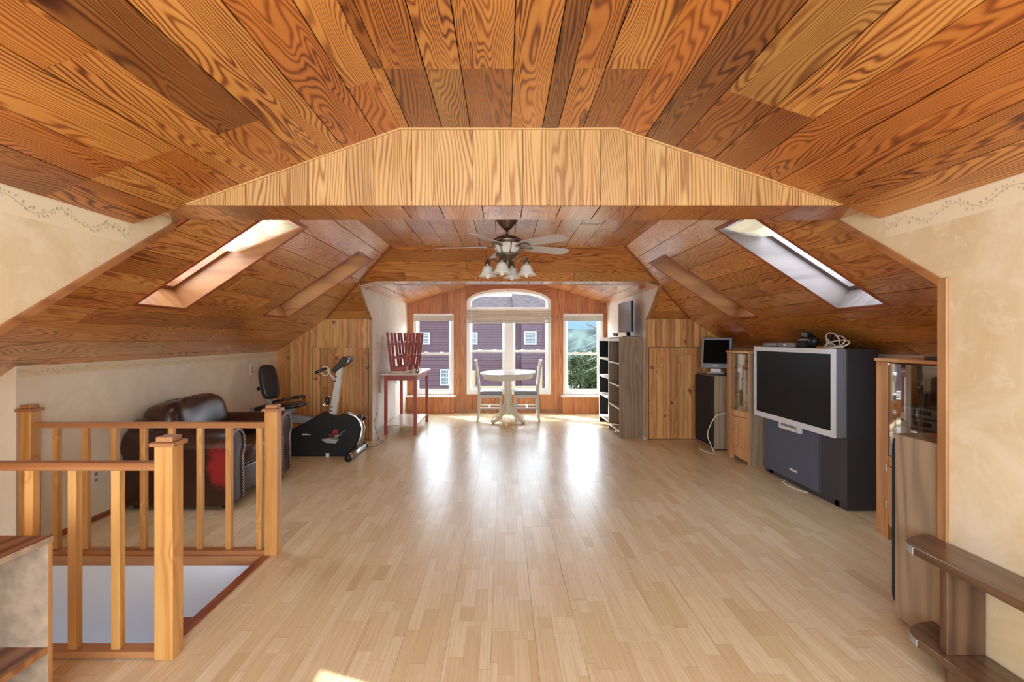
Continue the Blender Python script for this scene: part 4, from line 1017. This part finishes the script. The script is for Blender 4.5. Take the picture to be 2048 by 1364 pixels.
def stool(cx_, cy_, label):
    t = thing('red_stool', label, 'stool', (cx_, cy_, .832), 'upturned red stools on the red table')
    z0 = .832; h = .56; a0, a1 = .105, .15
    obj('seat', MB().lathe((cx_, cy_, z0), [(.135, 0), (.14, .006), (.14, .02), (.135, .026)], 20), 'cream', t)
    obj('seat_frame', MB().box(cx_ - .1, cx_ + .1, cy_ - .1, cy_ - .082, z0 + .026, z0 + .085).box(cx_ - .1, cx_ + .1, cy_ + .082, cy_ + .1, z0 + .026, z0 + .085).box(cx_ - .1, cx_ - .082, cy_ - .082, cy_ + .082, z0 + .026, z0 + .085).box(cx_ + .082, cx_ + .1, cy_ - .082, cy_ + .082, z0 + .026, z0 + .085), 'red', t)
    for sx in (-1, 1):
        for sy in (-1, 1):
            obj('leg', MB().bar((cx_ + sx * (a0 - .018), cy_ + sy * (a0 - .018), z0 + .03), (cx_ + sx * (a1 - .01), cy_ + sy * (a1 - .01), z0 + h), .034, .028, up=(0, 1, 0)), 'red', t, bevel=.002)
    for zf, off_ in ((.38, 0), (.71, 0)):
        a = a0 + (a1 - a0) * zf - .016; z = z0 + h * zf
        for sy in (-1, 1): obj('rung', MB().bar((cx_ - a, cy_ + sy * a, z), (cx_ + a, cy_ + sy * a, z), .018, .024), 'red', t)
        for sx in (-1, 1): obj('rung', MB().bar((cx_ + sx * a, cy_ - a, z + .03), (cx_ + sx * a, cy_ + a, z + .03), .018, .024), 'red', t)
stool(-1.43, 7.36, 'upturned red stool nearest the lens on the red table')
stool(-1.40, 7.72, 'upturned red stool second from the front on the red table')
stool(-1.38, 8.08, 'upturned red stool at the window end of the red table')
single('candle_cup', MB().lathe((-1.19, 7.42, .832), [(.02, 0), (.028, .01), (.03, .05), (.024, .055), (.02, .02)], 14), 'metal', 'small metal cup at the edge of the red table', 'cup', smooth=True)
# wall fittings of the dormer and knee wall
single('wood_strip', MB().box(DL + .001, DL + .022, 7.2, 7.26, .57, .82), 'oakgrey', 'short grey wood strip leaning on the left dormer wall', 'strip')
single('coat_hook', MB().tube([(DL + .003, 8.23, .66), (DL + .03, 8.23, .60), (DL + .045, 8.23, .64)], .006, 6), 'pewter', 'small metal coat hook on the left dormer wall', 'hook')
def outlet(x, y, z, nrm, label, grp='ivory wall outlets'):
    t = thing('wall_outlet', label, 'outlet', (x, y, z - .057), grp)
    obj('cover_plate', MB().box(x, x + nrm * .006, y - .036, y + .036, z - .057, z + .057), 'plate', t, bevel=.002)
    for dz in (-.022, .022): obj('socket', MB().box(x + nrm * .006, x + nrm * .008, y - .014, y + .014, z + dz - .013, z + dz + .013), 'grey', t)
outlet(DL, 7.1, .34, 1, 'ivory outlet on the left dormer wall beside the red table')
outlet(KL, 6.166, .94, 1, 'ivory outlet high on the left knee wall above the bike seat')
outlet(KL, 3.80, .31, 1, 'ivory outlet low on the left knee wall behind the railing')

# ================================================================== TABLE AND CHAIRS
tx, ty = .087, 8.35
t = thing('round_table', 'white round pedestal table in front of the arched window', 'table', (tx, ty, 0))
tilt = Matrix.Rotation(-.025, 3, 'Y') @ Matrix.Rotation(.035, 3, 'X')
mb = MB().lathe((0, 0, 0), [(.415, -.028), (.437, -.024), (.442, -.012), (.437, 0)], 48)
mb.v = [tuple(tilt @ Vector(p) + Vector((tx, ty, .778))) for p in mb.v]; obj('tabletop', mb, 'tabtop', t)
mb = MB().lathe((0, 0, 0), [(.39, -.095), (.395, -.03)], 48)
mb.v = [tuple(tilt @ Vector(p) + Vector((tx, ty, .778))) for p in mb.v]; obj('apron', mb, 'cream', t)
obj('pedestal', MB().lathe((tx, ty, 0), [(.03, .12), (.05, .13), (.055, .2), (.06, .28), (.055, .31), (.062, .33), (.056, .35), (.064, .37), (.056, .39), (.064, .41), (.058, .43), (.064, .45), (.056, .47), (.062, .50), (.055, .53), (.062, .56), (.054, .59), (.06, .62), (.05, .65), (.055, .69)], 20), 'cream', t, smooth=True)
for k in range(4):
    a = PI / 4 + k * PI / 2; d = Vector((math.cos(a), math.sin(a), 0)); n = Vector((-d.y, d.x, 0)) * .024
    pr = [(.03, .30), (.07, .29), (.13, .22), (.20, .12), (.28, .075), (.33, .065), (.355, .035), (.35, .012), (.31, .006), (.285, .02), (.24, .03), (.17, .07), (.10, .13), (.03, .15)]
    P = [Vector((tx, ty, z)) + d * r - n for r, z in pr]
    lg = obj('leg', MB().prism(P, 0, n * 2), 'cream', t, bevel=.006)
    obj('foot_pad', MB().lathe((tx + d.x * .33, ty + d.y * .33, 0), [(.014, 0), (.014, .01)], 10), 'black', lg)
def chair(xb_, yc, fs, label):
    """xb_: rear post x; fs: +1 faces +x"""
    t = thing('dining_chair', label, 'chair', (xb_ + fs * .2, yc, 0), 'dining chairs at the round table')
    X = lambda v: xb_ + fs * v
    for sy in (-1, 1):
        y = yc + sy * .19
        pts = [(X(-.0), 0), (X(.015), .25), (X(.022), .46), (X(.0), .70), (X(-.035), .95), (X(-.005), .96), (X(.028), .70), (X(.055), .46), (X(.05), .25), (X(.033), 0)]
        obj('back_post', MB().ex(pts, 'xz', y - .016, y + .016), 'chairw', t, bevel=.003)
        obj('leg', MB().box(X(.365), X(.40), y - .017, y + .017, 0, .42), 'chairw', t, bevel=.003)
        obj('side_rail', MB().box(X(.05), X(.37), y - .011, y + .011, .375, .425), 'chairw', t)
        obj('stretcher', MB().box(X(.04), X(.37), y - .009, y + .009, .20, .228), 'chairw', t)
    obj('seat_rail', MB().box(X(.37), X(.395), yc - .175, yc + .175, .375, .425).box(X(.02), X(.045), yc - .175, yc + .175, .375, .425), 'chairw', t)
    obj('cross_stretcher', MB().box(X(.19), X(.215), yc - .182, yc + .182, .202, .226), 'chairw', t)
    obj('seat_cushion', MB().box(X(.045), X(.41), yc - .20, yc + .20, .425, .475), 'seatf', t, bevel=.02, seg=3)
    obj('top_rail', MB().ex([(X(-.033), .87), (X(-.042), .967), (X(-.012), .967), (X(-.006), .87)], 'xz', yc - .18, yc + .18), 'chairw', t, bevel=.004)
    obj('lower_back_rail', MB().box(X(.012), X(.034), yc - .175, yc + .175, .57, .61), 'chairw', t)
    for k in (-2, -1, 0, 1, 2): obj('back_slat', MB().bar((X(.022), yc + k * .062, .60), (X(-.022), yc + k * .062, .88), .02, .012), 'chairw', t)
chair(px(953, 8.316), 8.51, 1, 'white dining chair left of the round table, grey seat')
chair(px(1080.5, 8.316), 8.51, -1, 'white dining chair right of the round table, grey seat')

# ================================================================== BOOKCASES AND THINGS ON THEM
def bookcase(x0, x1, y0, y1, z1, shelves, ms, mi, me_, label, name='bookcase'):
    """open towards -x"""
    t = thing(name, label, 'bookcase', ((x0 + x1) / 2, (y0 + y1) / 2, 0), 'bookcases by the right dormer wall')
    obj('side_panel', MB().box(x0, x1, y0, y0 + .02, 0, z1 - .02), ms, t); obj('side_panel', MB().box(x0, x1, y1 - .02, y1, 0, z1 - .02), ms, t)
    obj('top_panel', MB().box(x0 - .004, x1, y0 - .003, y1 + .003, z1 - .02, z1), ms, t)
    obj('back_panel', MB().box(x1 - .012, x1 - .002, y0 + .02, y1 - .02, .06, z1 - .02), mi, t)
    for z in shelves:
        obj('shelf', MB().box(x0 + .004, x1 - .012, y0 + .02, y1 - .02, z, z + .02), me_, t)
    return t
t = bookcase(1.535, 1.838, 6.96, 7.66, 1.326, [.965, .668, .37, .07], 'brownlam', 'brownlam', 'brownlam', 'brown wood laminate bookcase, empty shelves, by the right dormer wall')
for z in (.965, .668, .37, .07): obj('shelf_lip', MB().box(1.531, 1.54, 6.98, 7.64, z, z + .02), 'paint', t)
obj('front_lip', MB().box(1.531, 1.537, 6.985, 7.635, 1.27, 1.305), 'paint', t)
t = bookcase(1.54, 1.838, 7.675, 8.42, 1.31, [1.0, .73, .44, .10], 'matte', 'matte', 'paint', 'white edged bookcase with black inside, nearest the right window')
for y in (7.675, 8.40): obj('white_edge', MB().box(1.534, 1.54, y, y + .02, 0, 1.31), 'paint', t)
obj('white_top', MB().box(1.534, 1.838, 7.675, 8.42, 1.311, 1.325), 'paint', t)
obj('white_edge', MB().box(1.534, 1.54, 7.695, 8.40, 1.27, 1.31), 'paint', t)
for z in (.995, .725, .435, .095): obj('shelf_lip', MB().box(1.534, 1.543, 7.695, 8.40, z - .008, z + .026), 'paint', t)
bs = thing('low_bookcase', 'low bookcase of raw particle board with brown shelves at the bottom left', 'bookcase', (-1.8, 1.45, 0))
xf, yf = -1.53, 1.80
for y0_ in (yf - .016, 1.0): obj('end_panel', MB().box(-1.86, xf, y0_, y0_ + .016, 0, .615), 'chip', bs)
obj('edge_strip', MB().box(xf, xf + .002, yf - .017, yf, 0, .632), 'trimz', bs)
obj('top_shelf', MB().box(-1.88, xf + .003, .98, yf + .002, .615, .632), 'slabtop', bs)
obj('shelf', MB().box(-1.86, xf - .004, 1.016, yf - .016, .245, .262), 'slabtop', bs)
obj('bottom_shelf', MB().box(-1.86, xf - .004, 1.016, yf - .016, .02, .037), 'slabtop', bs)
obj('shelf_edge', MB().box(xf - .004, xf - .001, 1.016, yf - .016, .243, .264), 'trim', bs)
obj('shelf_edge', MB().box(xf + .003, xf + .006, .98, yf, .614, .633), 'chip', bs)
obj('back_panel', MB().box(-1.88, -1.862, 1.0, yf, 0, .615), 'chip', bs)

# wide monitor standing on the brown bookcase
t = thing('flat_monitor', 'thin black flat monitor seen from the side on the brown bookcase', 'monitor', (1.70, 7.25, 1.326))
obj('stand_base', MB().lathe((1.71, 7.12, 1.329), [(.11, 0), (.11, .008), (.03, .014)], 20), 'black', t)
obj('stand_neck', MB().bar((1.715, 7.2, 1.336), (1.715, 7.25, 1.42), .05, .02), 'black', t)
a = Vector((.045, -.55, 0)).normalized(); n = Vector((-1, -.08, 0)).normalized()
cc = Vector((1.695, 7.31, 1.60))
obj('shell', MB().obox(cc, a * .285, n * .012, (0, 0, .205)), 'black', t, bevel=.004)
obj('screen', MB().obox(cc + n * .0125, a * .268, n * .001, (0, 0, .188)), 'screen_reflect', t)
obj('bezel_edge', MB().obox(cc + a * .285, a * .004, n * .014, (0, 0, .205)), 'matte', t)
rr = random.Random(2); pts = [(1.60 + rr.uniform(-.04, .04), 7.47 + rr.uniform(-.13, .13), 1.336 + rr.uniform(0, .05)) for _ in range(22)]
single('cable_heap', MB().tube(pts, .004, 5), 'matte', 'tangled black cables on the brown bookcase beside the flat monitor', 'cables', smooth=True)

# ================================================================== FAR SPEAKER AND SMALL MONITOR
def cord(name, pts, r, m, label, cat='cable'):
    # smooth the path
    P = [Vector(p) for p in pts]; out = []
    for i in range(len(P) - 1):
        p0, p1, p2, p3 = P[max(i - 1, 0)], P[i], P[i + 1], P[min(i + 2, len(P) - 1)]
        for k in range(6):
            u = k / 6; out.append(.5 * ((2 * p1) + (p2 - p0) * u + (2 * p0 - 5 * p1 + 4 * p2 - p3) * u * u + (3 * p1 - p0 - 3 * p2 + p3) * u ** 3))
    out.append(P[-1]); return single(name, MB().tube(out, r, 6), m, label, cat, smooth=True)
t = thing('floor_speaker', 'tall floor speaker with black grille in front of the right board wall', 'speaker', (2.58, 6.45, 0), 'tall floor speakers')
obj('cabinet', MB().box(2.47, 2.76, 6.18, 6.72, .012, .865), 'oakgrey', t, bevel=.003)
obj('grille', MB().ex([(2.47, .03), (2.44, .06), (2.44, .84), (2.45, .86), (2.47, .86)], 'xz', 6.185, 6.715), 'grille', t, bevel=.008)
obj('top_panel', MB().box(2.47, 2.76, 6.18, 6.72, .865, .869), 'brownlam', t)
obj('plinth', MB().box(2.49, 2.74, 6.2, 6.70, 0, .012), 'matte', t)
t = thing('small_monitor', 'small grey monitor tilted on top of the far floor speaker', 'monitor', (2.56, 6.4, .869))
rotm = Matrix.Rotation(math.radians(-38), 3, 'Z')
def L3(x, y, z): return rotm @ Vector((x, y, z)) + Vector((2.60, 6.42, .869))
ax, ay, az = rotm @ Vector((1, 0, 0)), rotm @ Vector((0, 1, 0)), Vector((0, 0, 1))
lean = Matrix.Rotation(math.radians(-7), 3, ax); az = lean @ az; ay = lean @ ay
cm = L3(0, -.02, .262)
obj('stand', MB().obox(L3(0, .0, .012), ax * .10, ay * .09, (0, 0, .012)), 'grey', t, bevel=.004)
obj('stand_top', MB().obox(L3(0, -.02, .045), ax * .06, ay * .05, (0, 0, .022)), 'silver', t, bevel=.004)
obj('front_frame', MB().obox(cm, ax * .175, ay * .02, az * .185), 'tvside', t, bevel=.006)
obj('screen', MB().obox(cm - ay * .0215 + az * .012, ax * .148, ay * .001, az * .142), 'screen', t)
obj('back_housing', MB().obox(cm + ay * .06, ax * .155, ay * .045, az * .165), 'matte', t, bevel=.02)
obj('badge', MB().obox(cm - ay * .021 - az * .155, ax * .03, ay * .001, az * .004), 'silver', t)
cord('speaker_cable', [(2.52, 5.99, .46), (2.43, 6.0, .44), (2.37, 6.03, .33), (2.345, 6.06, .2), (2.37, 6.02, .09), (2.385, 5.98, .02), (2.36, 6.02, .006), (2.33, 6.2, .006), (2.34, 6.32, .012)], .006, 'cable', 'white cable looping from the oak display tower to the far speaker')

# ================================================================== DISPLAY TOWERS
def tower(yn, yf, label, contents):
    t = thing('display_tower', label, 'cabinet', (2.7, (yn + yf) / 2, 0), 'golden oak display towers beside the television')
    xf, xb = 2.53, 2.85; zt = 1.172; Wd = yf - yn
    bow = lambda y: xf - .045 * math.sin(PI * min(1, max(0, (yf - .04 - y) / (Wd - .06))))
    N = 14; ys = [yn + Wd * k / N for k in range(N + 1)]
    obj('side_panel', MB().box(xf, xb, yn, yn + .018, 0, zt - .02), 'oakgrey', t); obj('side_panel', MB().box(xf, xb, yf - .018, yf, 0, zt - .02), 'tower', t)
    obj('front_edge', MB().box(xf - .006, xf, yn, yn + .02, 0, zt - .02), 'tower', t)
    obj('back_panel', MB().box(xb - .008, xb, yn + .018, yf - .018, .05, zt - .02), 'white' if contents else 'tower', t)
    obj('top_panel', MB().ex([(bow(y) - .02, y) for y in ys] + [(xb, yf), (xb, yn)], 'xy', zt - .02, zt), 'tower', t, bevel=.004)
    ysd = [y for y in ys if yn + .03 < y < yf - .13]; ysd = [yn + .022] + ysd + [yf - .14]
    obj('stile', MB().ex([(bow(y) - .004, y) for y in (yf - .145, yf - .10, yf - .05, yf)] + [(xf + .02, yf), (xf + .02, yf - .145)], 'xy', 0, zt - .02), 'tower', t, bevel=.003)
    # glass door with a slim frame, lower panel door
    def curved(z0, z1, th_, y_list, off=0): return MB().ex([(bow(y) + off, y) for y in y_list] + [(bow(y) + off + th_, y) for y in y_list[::-1]], 'xy', z0, z1)
    obj('glass_door', curved(.55, zt - .03, .005, ysd), 'doormirror' if contents else 'doorglass', t)
    obj('middle_rail', curved(.48, .545, .016, ysd), 'tower', t)
    low = obj('panel_door', curved(.16, .475, .016, ysd, -.002), 'tower', t)
    ym = (ysd[0] + ysd[-1]) / 2
    obj('door_handle', MB().tube([(bow(ym) - .004, ym - .03, .33), (bow(ym) - .022, ym - .02, .325), (bow(ym) - .022, ym + .02, .325), (bow(ym) - .004, ym + .03, .33)], .005, 6), 'chrome', low, smooth=True)
    for z in (.20, .44): obj('hinge', MB().box(bow(ysd[-1]) - .008, bow(ysd[-1]), ysd[-1] - .004, ysd[-1] + .008, z, z + .05), 'chrome', low)
    # skirt with a curved cut
    nn = 8; q = []
    for k in range(nn + 1):
        f = k / nn; q.append((ysd[0] + (ysd[-1] - ysd[0]) * f, .155 - .0))
    mb = MB()
    for k in range(nn):
        f0, f1 = k / nn, (k + 1) / nn; ya1, yb1 = ysd[0] + (ysd[-1] - ysd[0]) * f0, ysd[0] + (ysd[-1] - ysd[0]) * f1
        za1, zb1 = .03 + .075 * f0 ** 1.5 * 1.0, .03 + .075 * f1 ** 1.5
        mb.add([(bow(ya1), ya1, za1), (bow(yb1), yb1, zb1), (bow(yb1), yb1, .157), (bow(ya1), ya1, .157), (bow(ya1) + .016, ya1, za1), (bow(yb1) + .016, yb1, zb1), (bow(yb1) + .016, yb1, .157), (bow(ya1) + .016, ya1, .157)],
               [(0, 1, 2, 3), (4, 7, 6, 5), (0, 4, 5, 1), (3, 2, 6, 7), (0, 3, 7, 4), (1, 5, 6, 2)])
    obj('skirt', mb, 'tower', t)
    for z in ((.70, .85, 1.0) if not contents else (.66,)):
        obj('shelf', MB().box(xf + .03, xb - .01, yn + .02, yf - .02, z, z + .014), 'tower', t)
    obj('cabinet_floor', MB().box(xf + .03, xb - .01, yn + .02, yf - .02, .535, .55), 'tower', t)
    obj('catch', MB().box(bow(ysd[-1]) - .004, bow(ysd[-1]) + .01, ysd[-1] - .03, ysd[-1], zt - .04, zt - .028), 'chrome', t)
    return t
tower(5.425, 5.965, 'golden oak display tower with bare glass shelves, between speaker and television', False)
tower(3.035, 3.583, 'golden oak display tower with stereo inside, right of the television', True)
# stereo stack in the near tower, and a frame added for a reflection in its glass
for k, z in enumerate((.675, .745, .815)):
    t = thing('stereo_unit', ['silver stereo unit at the bottom of the stack behind glass', 'middle silver stereo unit behind glass', 'top silver stereo unit of the stack behind glass'][k], 'stereo', (2.68, 3.28, z), 'stereo stack')
    obj('case', MB().box(2.58, 2.83, 3.08, 3.42, z, z + .062), 'grey', t, bevel=.003)
    obj('face', MB().box(2.574, 2.58, 3.08, 3.42, z + .004, z + .058), 'silver', t)
    for y in (3.12, 3.37): obj('dial', MB().tube([(2.574, y, z + .031), (2.56, y, z + .031)], .014, 10), 'metal', t)
    obj('display', MB().box(2.572, 2.575, 3.18, 3.32, z + .02, z + .045), 'matte', t)
t = thing('reflection_frame', 'small dark turned frame standing in for a reflection in the tower glass', 'frame', (2.68, 3.28, .878))
for y in (3.16, 3.34): obj('turned_post', MB().lathe((2.66, y, .878), [(.018, 0), (.012, .02), (.02, .05), (.022, .09), (.01, .12), (.016, .16), (.012, .2), (.016, .23)], 12), 'walnutz', t, smooth=True)
obj('top_bar', MB().box(2.64, 2.68, 3.13, 3.37, 1.108, 1.13), 'walnut', t)
single('black_box', MB().box(2.56, 2.72, 2.98 + .08, 3.22, 1.173, 1.195), 'black', 'flat black device lying on the right hand oak tower', 'device', bevel=.003)

# ================================================================== PROJECTION TELEVISION
t = thing('projection_television', 'big black rear projection television with silver screen frame', 'television', (2.7, 4.62, 0))
ZT = 1.224
obj('cabinet', MB().prism([(2.60, 4.006, 0.0), (2.84, 4.006, 0.0), (2.90, 4.15, 0), (2.90, 5.09, 0), (2.84, 5.235, 0), (2.60, 5.235, 0)], 0, (0, 0, ZT)), 'tvbody', t, bevel=.006)
obj('bezel_side', MB().prism([(2.505, 3.985, .553), (2.60, 4.006, .553), (2.60, 5.235, .553), (2.505, 5.255, .553)], 0, (0, 0, ZT - .553)), 'tvside', t, bevel=.003)
mb = MB().box(2.495, 2.507, 3.98, 5.26, .553, .60).box(2.495, 2.507, 3.98, 5.26, 1.185, 1.226).box(2.495, 2.507, 3.98, 4.03, .60, 1.185).box(2.495, 2.507, 5.215, 5.26, .60, 1.185)
obj('screen_frame', mb, 'silver', t)
obj('screen', MB().box(2.500, 2.506, 4.03, 5.215, .60, 1.185), 'screen', t)
obj('speaker_cloth', MB().prism([(2.575, 4.30, .045), (2.612, 4.03, .045), (2.64, 4.03, .045), (2.64, 5.22, .045), (2.575, 5.19, .045)], 0, (0, 0, .50)), 'tvcloth', t, bevel=.006)
obj('side_bevel', MB().prism([(2.574, 4.31, .05), (2.606, 4.035, .05), (2.61, 4.035, .05), (2.58, 4.31, .05)], 0, (0, 0, .49)), 'tvbody', t)
for y in (5.13, 4.12): obj('foot', MB().box(2.60, 2.68, y - .03, y + .03, 0, .045), 'matte', t)
cp = obj('control_panel', MB().box(2.53, 2.56, 4.52, 4.86, .49, .552), 'silver', t, bevel=.004)
obj('control_recess', MB().box(2.526, 2.531, 4.57, 4.81, .505, .545), 'tvside', cp)
obj('button_strip', MB().box(2.522, 2.531, 4.57, 4.80, .500, .52), 'whiteprint', cp)
bt = obj('name_badge', MB().box(2.571, 2.576, 4.63, 4.75, .128, .146), 'whiteprint', t)
cord('antenna_lead', [(2.56, 4.80, .02), (2.535, 4.78, .006), (2.525, 4.66, .006), (2.545, 4.52, .006), (2.58, 4.47, .006)], .006, 'cable', 'short white cable end on the floor below the television')
# things lying on the television
zt = ZT + .001
def item(name, mb, m, label, cat, **kw): return single(name, mb, m, label, cat, 'small things on top of the television', **kw)
item('cylinder_case', MB().tube([(2.56, 5.18, zt + .019), (2.56, 4.93, zt + .019)], .019, 12), 'tvside', 'grey tubular case at the far end of the television top', 'case', smooth=True)
item('cassette_box', MB().box(2.54, 2.62, 4.62, 4.90, zt, zt + .042), 'clearbox', 'flat brown plastic case with a round mark on the television', 'box', bevel=.003)
item('disc_mark', MB().tube([(2.539, 4.77, zt + .021), (2.536, 4.77, zt + .021)], .014, 14), 'silver', 'small silver disc stuck on the brown plastic case', 'disc')
item('adapter_box', MB().box(2.545, 2.64, 4.46, 4.59, zt, zt + .058), 'matte', 'black box in the middle of the television top', 'box', bevel=.004)
item('grey_dish', MB().lathe((2.59, 4.53, zt + .059), [(.045, 0), (.058, .008), (.058, .014), (.03, .018)], 18), 'grey', 'shallow grey lid on the black box on the television', 'lid', smooth=True)
item('web_camera', MB().lathe((2.58, 4.39, zt), [(.028, 0), (.03, .03), (.04, .045), (.04, .075), (.03, .085), (.01, .09)], 14), 'black', 'small round black camera beside the white cable coil', 'camera', smooth=True)
rr = random.Random(4)
pts = [(2.70 + rr.uniform(-.04, .04), 4.66 + rr.uniform(-.11, .11), zt + .042 + rr.uniform(-.04, .06)) for _ in range(40)]
item('black_cable_bundle', MB().tube(pts, .008, 6), 'matte', 'tangled bundle of black leads behind the plastic cases', 'cables', smooth=True)
item('power_adapter', MB().obox((2.60, 4.525, zt + .112), (.025, 0, 0), (0, .045, .008), (0, -.005, .02)), 'black', 'tilted black power adapter on the bundle of leads', 'adapter', bevel=.005)
def loop(cx, cy, cz, ry, rz, tilt, n=14): return [(cx + tilt * math.sin(a), cy + ry * math.cos(a), cz + rz * math.sin(a)) for a in [2 * PI * k / n for k in range(n + 1)]]
cp_ = loop(2.62, 4.17, zt + .055, .11, .045, .02) + loop(2.60, 4.12, zt + .035, .13, .03, .05) + loop(2.63, 4.22, zt + .07, .08, .055, -.02) + [(2.60, 4.1, zt + .008), (2.58, 4.02, zt + .01), (2.57, 4.2, zt + .008), (2.59, 4.3, zt + .008)]
cord('white_cable_coil', cp_, .0055, 'cable', 'loosely coiled white cable at the near end of the television top')
item('cable_plug', MB().tube([(2.62, 4.20, zt + .11), (2.62, 4.235, zt + .075)], .014, 8), 'matte', 'black plug end standing out of the white cable coil', 'plug')
item('orange_plug', MB().tube([(2.57, 4.33, zt + .008), (2.565, 4.28, zt + .008)], .007, 8), 'orange', 'tiny orange plug beside the white cable coil', 'plug')

# ================================================================== NEAR SPEAKER
t = thing('floor_speaker', 'tall grey oak floor speaker standing beside the right cream wall edge', 'speaker', (2.08, 2.2, 0), 'tall floor speakers')
obj('cabinet', MB().box(1.832, 2.30, 2.21, 2.474, .012, .857), 'oakgrey', t, bevel=.002)
obj('top_panel', MB().box(1.832, 2.30, 2.21, 2.474, .857, .861), 'walnut', t)
obj('grille', MB().ex([(2.476, .06), (2.476, .845), (2.50, .83), (2.507, .80), (2.507, .10), (2.50, .075)], 'yz', 1.84, 2.29), 'grille', t, bevel=.004)
obj('plinth', MB().box(1.86, 2.28, 2.23, 2.45, 0, .012), 'matte', t)

# ================================================================== ROUNDED SHELF UNIT
t = thing('rounded_shelf_unit', 'dark stained oak shelf unit with rounded ends along the right wall', 'shelf', (1.72, 1.6, 0))
def rounded(z0, z1, x0, x1, y_near, y_far):
    rx, ry = (x1 - x0), .14
    pts = [(x0, y_near), (x1, y_near), (x1, y_far)] + [(x1 - rx * math.sin(a), y_far - ry + ry * math.cos(a)) for a in [PI / 2 * k / 10 for k in range(1, 11)]]
    return MB().ex(pts, 'xy', z0, z1)
tp = obj('top_board', rounded(.44, .472, 1.635, 1.812, .6, 2.25), 'walnut', t, bevel=.004)
obj('low_board', rounded(.085, .115, 1.635, 1.812, .6, 2.23), 'walnut', t, bevel=.004)
obj('upright', MB().box(1.665, 1.812, 1.985, 2.02, .115, .44), 'walnutz', t, bevel=.003)
obj('upright', MB().box(1.665, 1.812, 1.05, 1.085, .115, .44), 'walnutz', t, bevel=.003)
obj('plinth', MB().box(1.67, 1.812, .8, 1.99, 0, .085), 'walnut', t)
for z0, z1 in ((.438, .474), (.083, .117)):
    yy = 2.25 if z0 > .2 else 2.23
    pts = [(1.812 - .177 * math.sin(a), yy - .14 + .14 * math.cos(a)) for a in [PI / 2 * (4 + k) / 10 for k in range(0, 7)]]
    obj('worn_edge', MB().ex([(x - .002, y + .001) for x, y in pts] + [(x + .001, y - .001) for x, y in pts[::-1]], 'xy', z0 + .004, z1 - .004), 'grey', t)

# ================================================================== CEILING FAN
fx, fy = .037, 4.37
t = thing('ceiling_fan', 'pewter ceiling fan with five blades and four frosted glass lamps', 'fan', (fx, fy, ZC - .5))
zc = ZC
obj('canopy', MB().lathe((fx, fy, zc), [(.085, 0), (.088, -.02), (.075, -.03), (.07, -.045), (.055, -.055), (.05, -.07), (.03, -.085), (.022, -.095)], 24), 'pewter', t, smooth=True)
obj('downrod', MB().tube([(fx, fy, zc - .09), (fx, fy, zc - .13)], .013, 10), 'pewter', t, smooth=True)
zm = zc - .13
obj('motor_housing', MB().lathe((fx, fy, zm), [(.02, 0), (.045, -.008), (.095, -.028), (.13, -.05), (.132, -.06), (.118, -.066), (.118, -.078)], 28), 'pewter', t, smooth=True)
lb = obj('lit_band', MB().lathe((fx, fy, zm - .078), [(.115, 0), (.104, -.03), (.085, -.065), (.08, -.08)], 12), 'bulb', t)
for k in range(8):
    a = 2 * PI * k / 8 + .3
    pr = [(.12, 0), (.108, -.03), (.09, -.065), (.085, -.082)]
    obj('band_rib', MB().tube([(fx + r * math.cos(a), fy + r * math.sin(a), zm - .078 + z) for r, z in pr], .006, 5), 'pewter', t, smooth=True)
obj('lower_housing', MB().lathe((fx, fy, zm - .158), [(.095, 0), (.10, -.01), (.085, -.022), (.072, -.03), (.06, -.045), (.04, -.055), (.03, -.07), (.028, -.10), (.012, -.115), (.006, -.135)], 24), 'pewter', t, smooth=True)
zbd = 2.054
for k in range(5):
    a = math.radians(28 + 72 * k); d = Vector((math.cos(a), math.sin(a), 0)); s = Vector((-d.y, d.x, 0)); c0 = Vector((fx, fy, zbd))
    up = Vector((0, 0, 1)); s2 = (s * math.cos(.2) - up * math.sin(.2))
    iron = obj('blade_iron', MB().obox(c0 + d * .12, d * .05, s2 * .012, up * .004).obox(c0 + d * .19, d * .045, s2 * .03, up * .004), 'pewter', t, bevel=.003)
    out = [(.16, -.04), (.20, -.055), (.52, -.07), (.57, -.06), (.60, -.03), (.60, .03), (.57, .06), (.52, .07), (.20, .055), (.16, .04)]
    P = [c0 + d * r + s2 * w_ + up * .006 for r, w_ in out]
    obj('blade', MB().prism(P, 0, up * .006), 'bladew', t)
for k, ang in enumerate((-8, 82, 172, 262)):
    a = math.radians(ang) - .12; d = Vector((math.cos(a), math.sin(a), 0)); c0 = Vector((fx, fy, 0)); zz = zm - .20
    path = [c0 + d * .04 + Vector((0, 0, zz - .03)), c0 + d * .08 + Vector((0, 0, zz - .028)), c0 + d * .12 + Vector((0, 0, zz + .0)), c0 + d * .155 + Vector((0, 0, zz + .004)), c0 + d * .165 + Vector((0, 0, zz - .01))]
    am = obj('lamp_arm', MB().tube(path, .006, 7), 'pewter', t, smooth=True)
    e = c0 + d * .165 + Vector((0, 0, zz - .01))
    obj('lamp_socket', MB().lathe(e, [(.01, .01), (.012, 0), (.024, -.02), (.026, -.035), (.022, -.045)], 14), 'pewter', am, smooth=True)
    sh_ = obj('glass_shade', MB().lathe(e, [(.022, -.04), (.034, -.05), (.046, -.07), (.056, -.10), (.078, -.125), (.08, -.13), (.074, -.13), (.05, -.10), (.03, -.055), (.01, -.045)], 24), 'bulb', am, smooth=True)
    obj('bulb', MB().lathe(e, [(.012, -.06), (.022, -.09), (.024, -.12), (.016, -.14), (.006, -.15)], 12), 'bulb', am, smooth=True)
obj('pull_chain', MB().tube([(fx, fy, zm - .29), (fx + .002, fy, zm - .35)], .002, 5), 'pewter', t)

for o in bpy.data.objects:
    if '_o' in o: del o['_o']
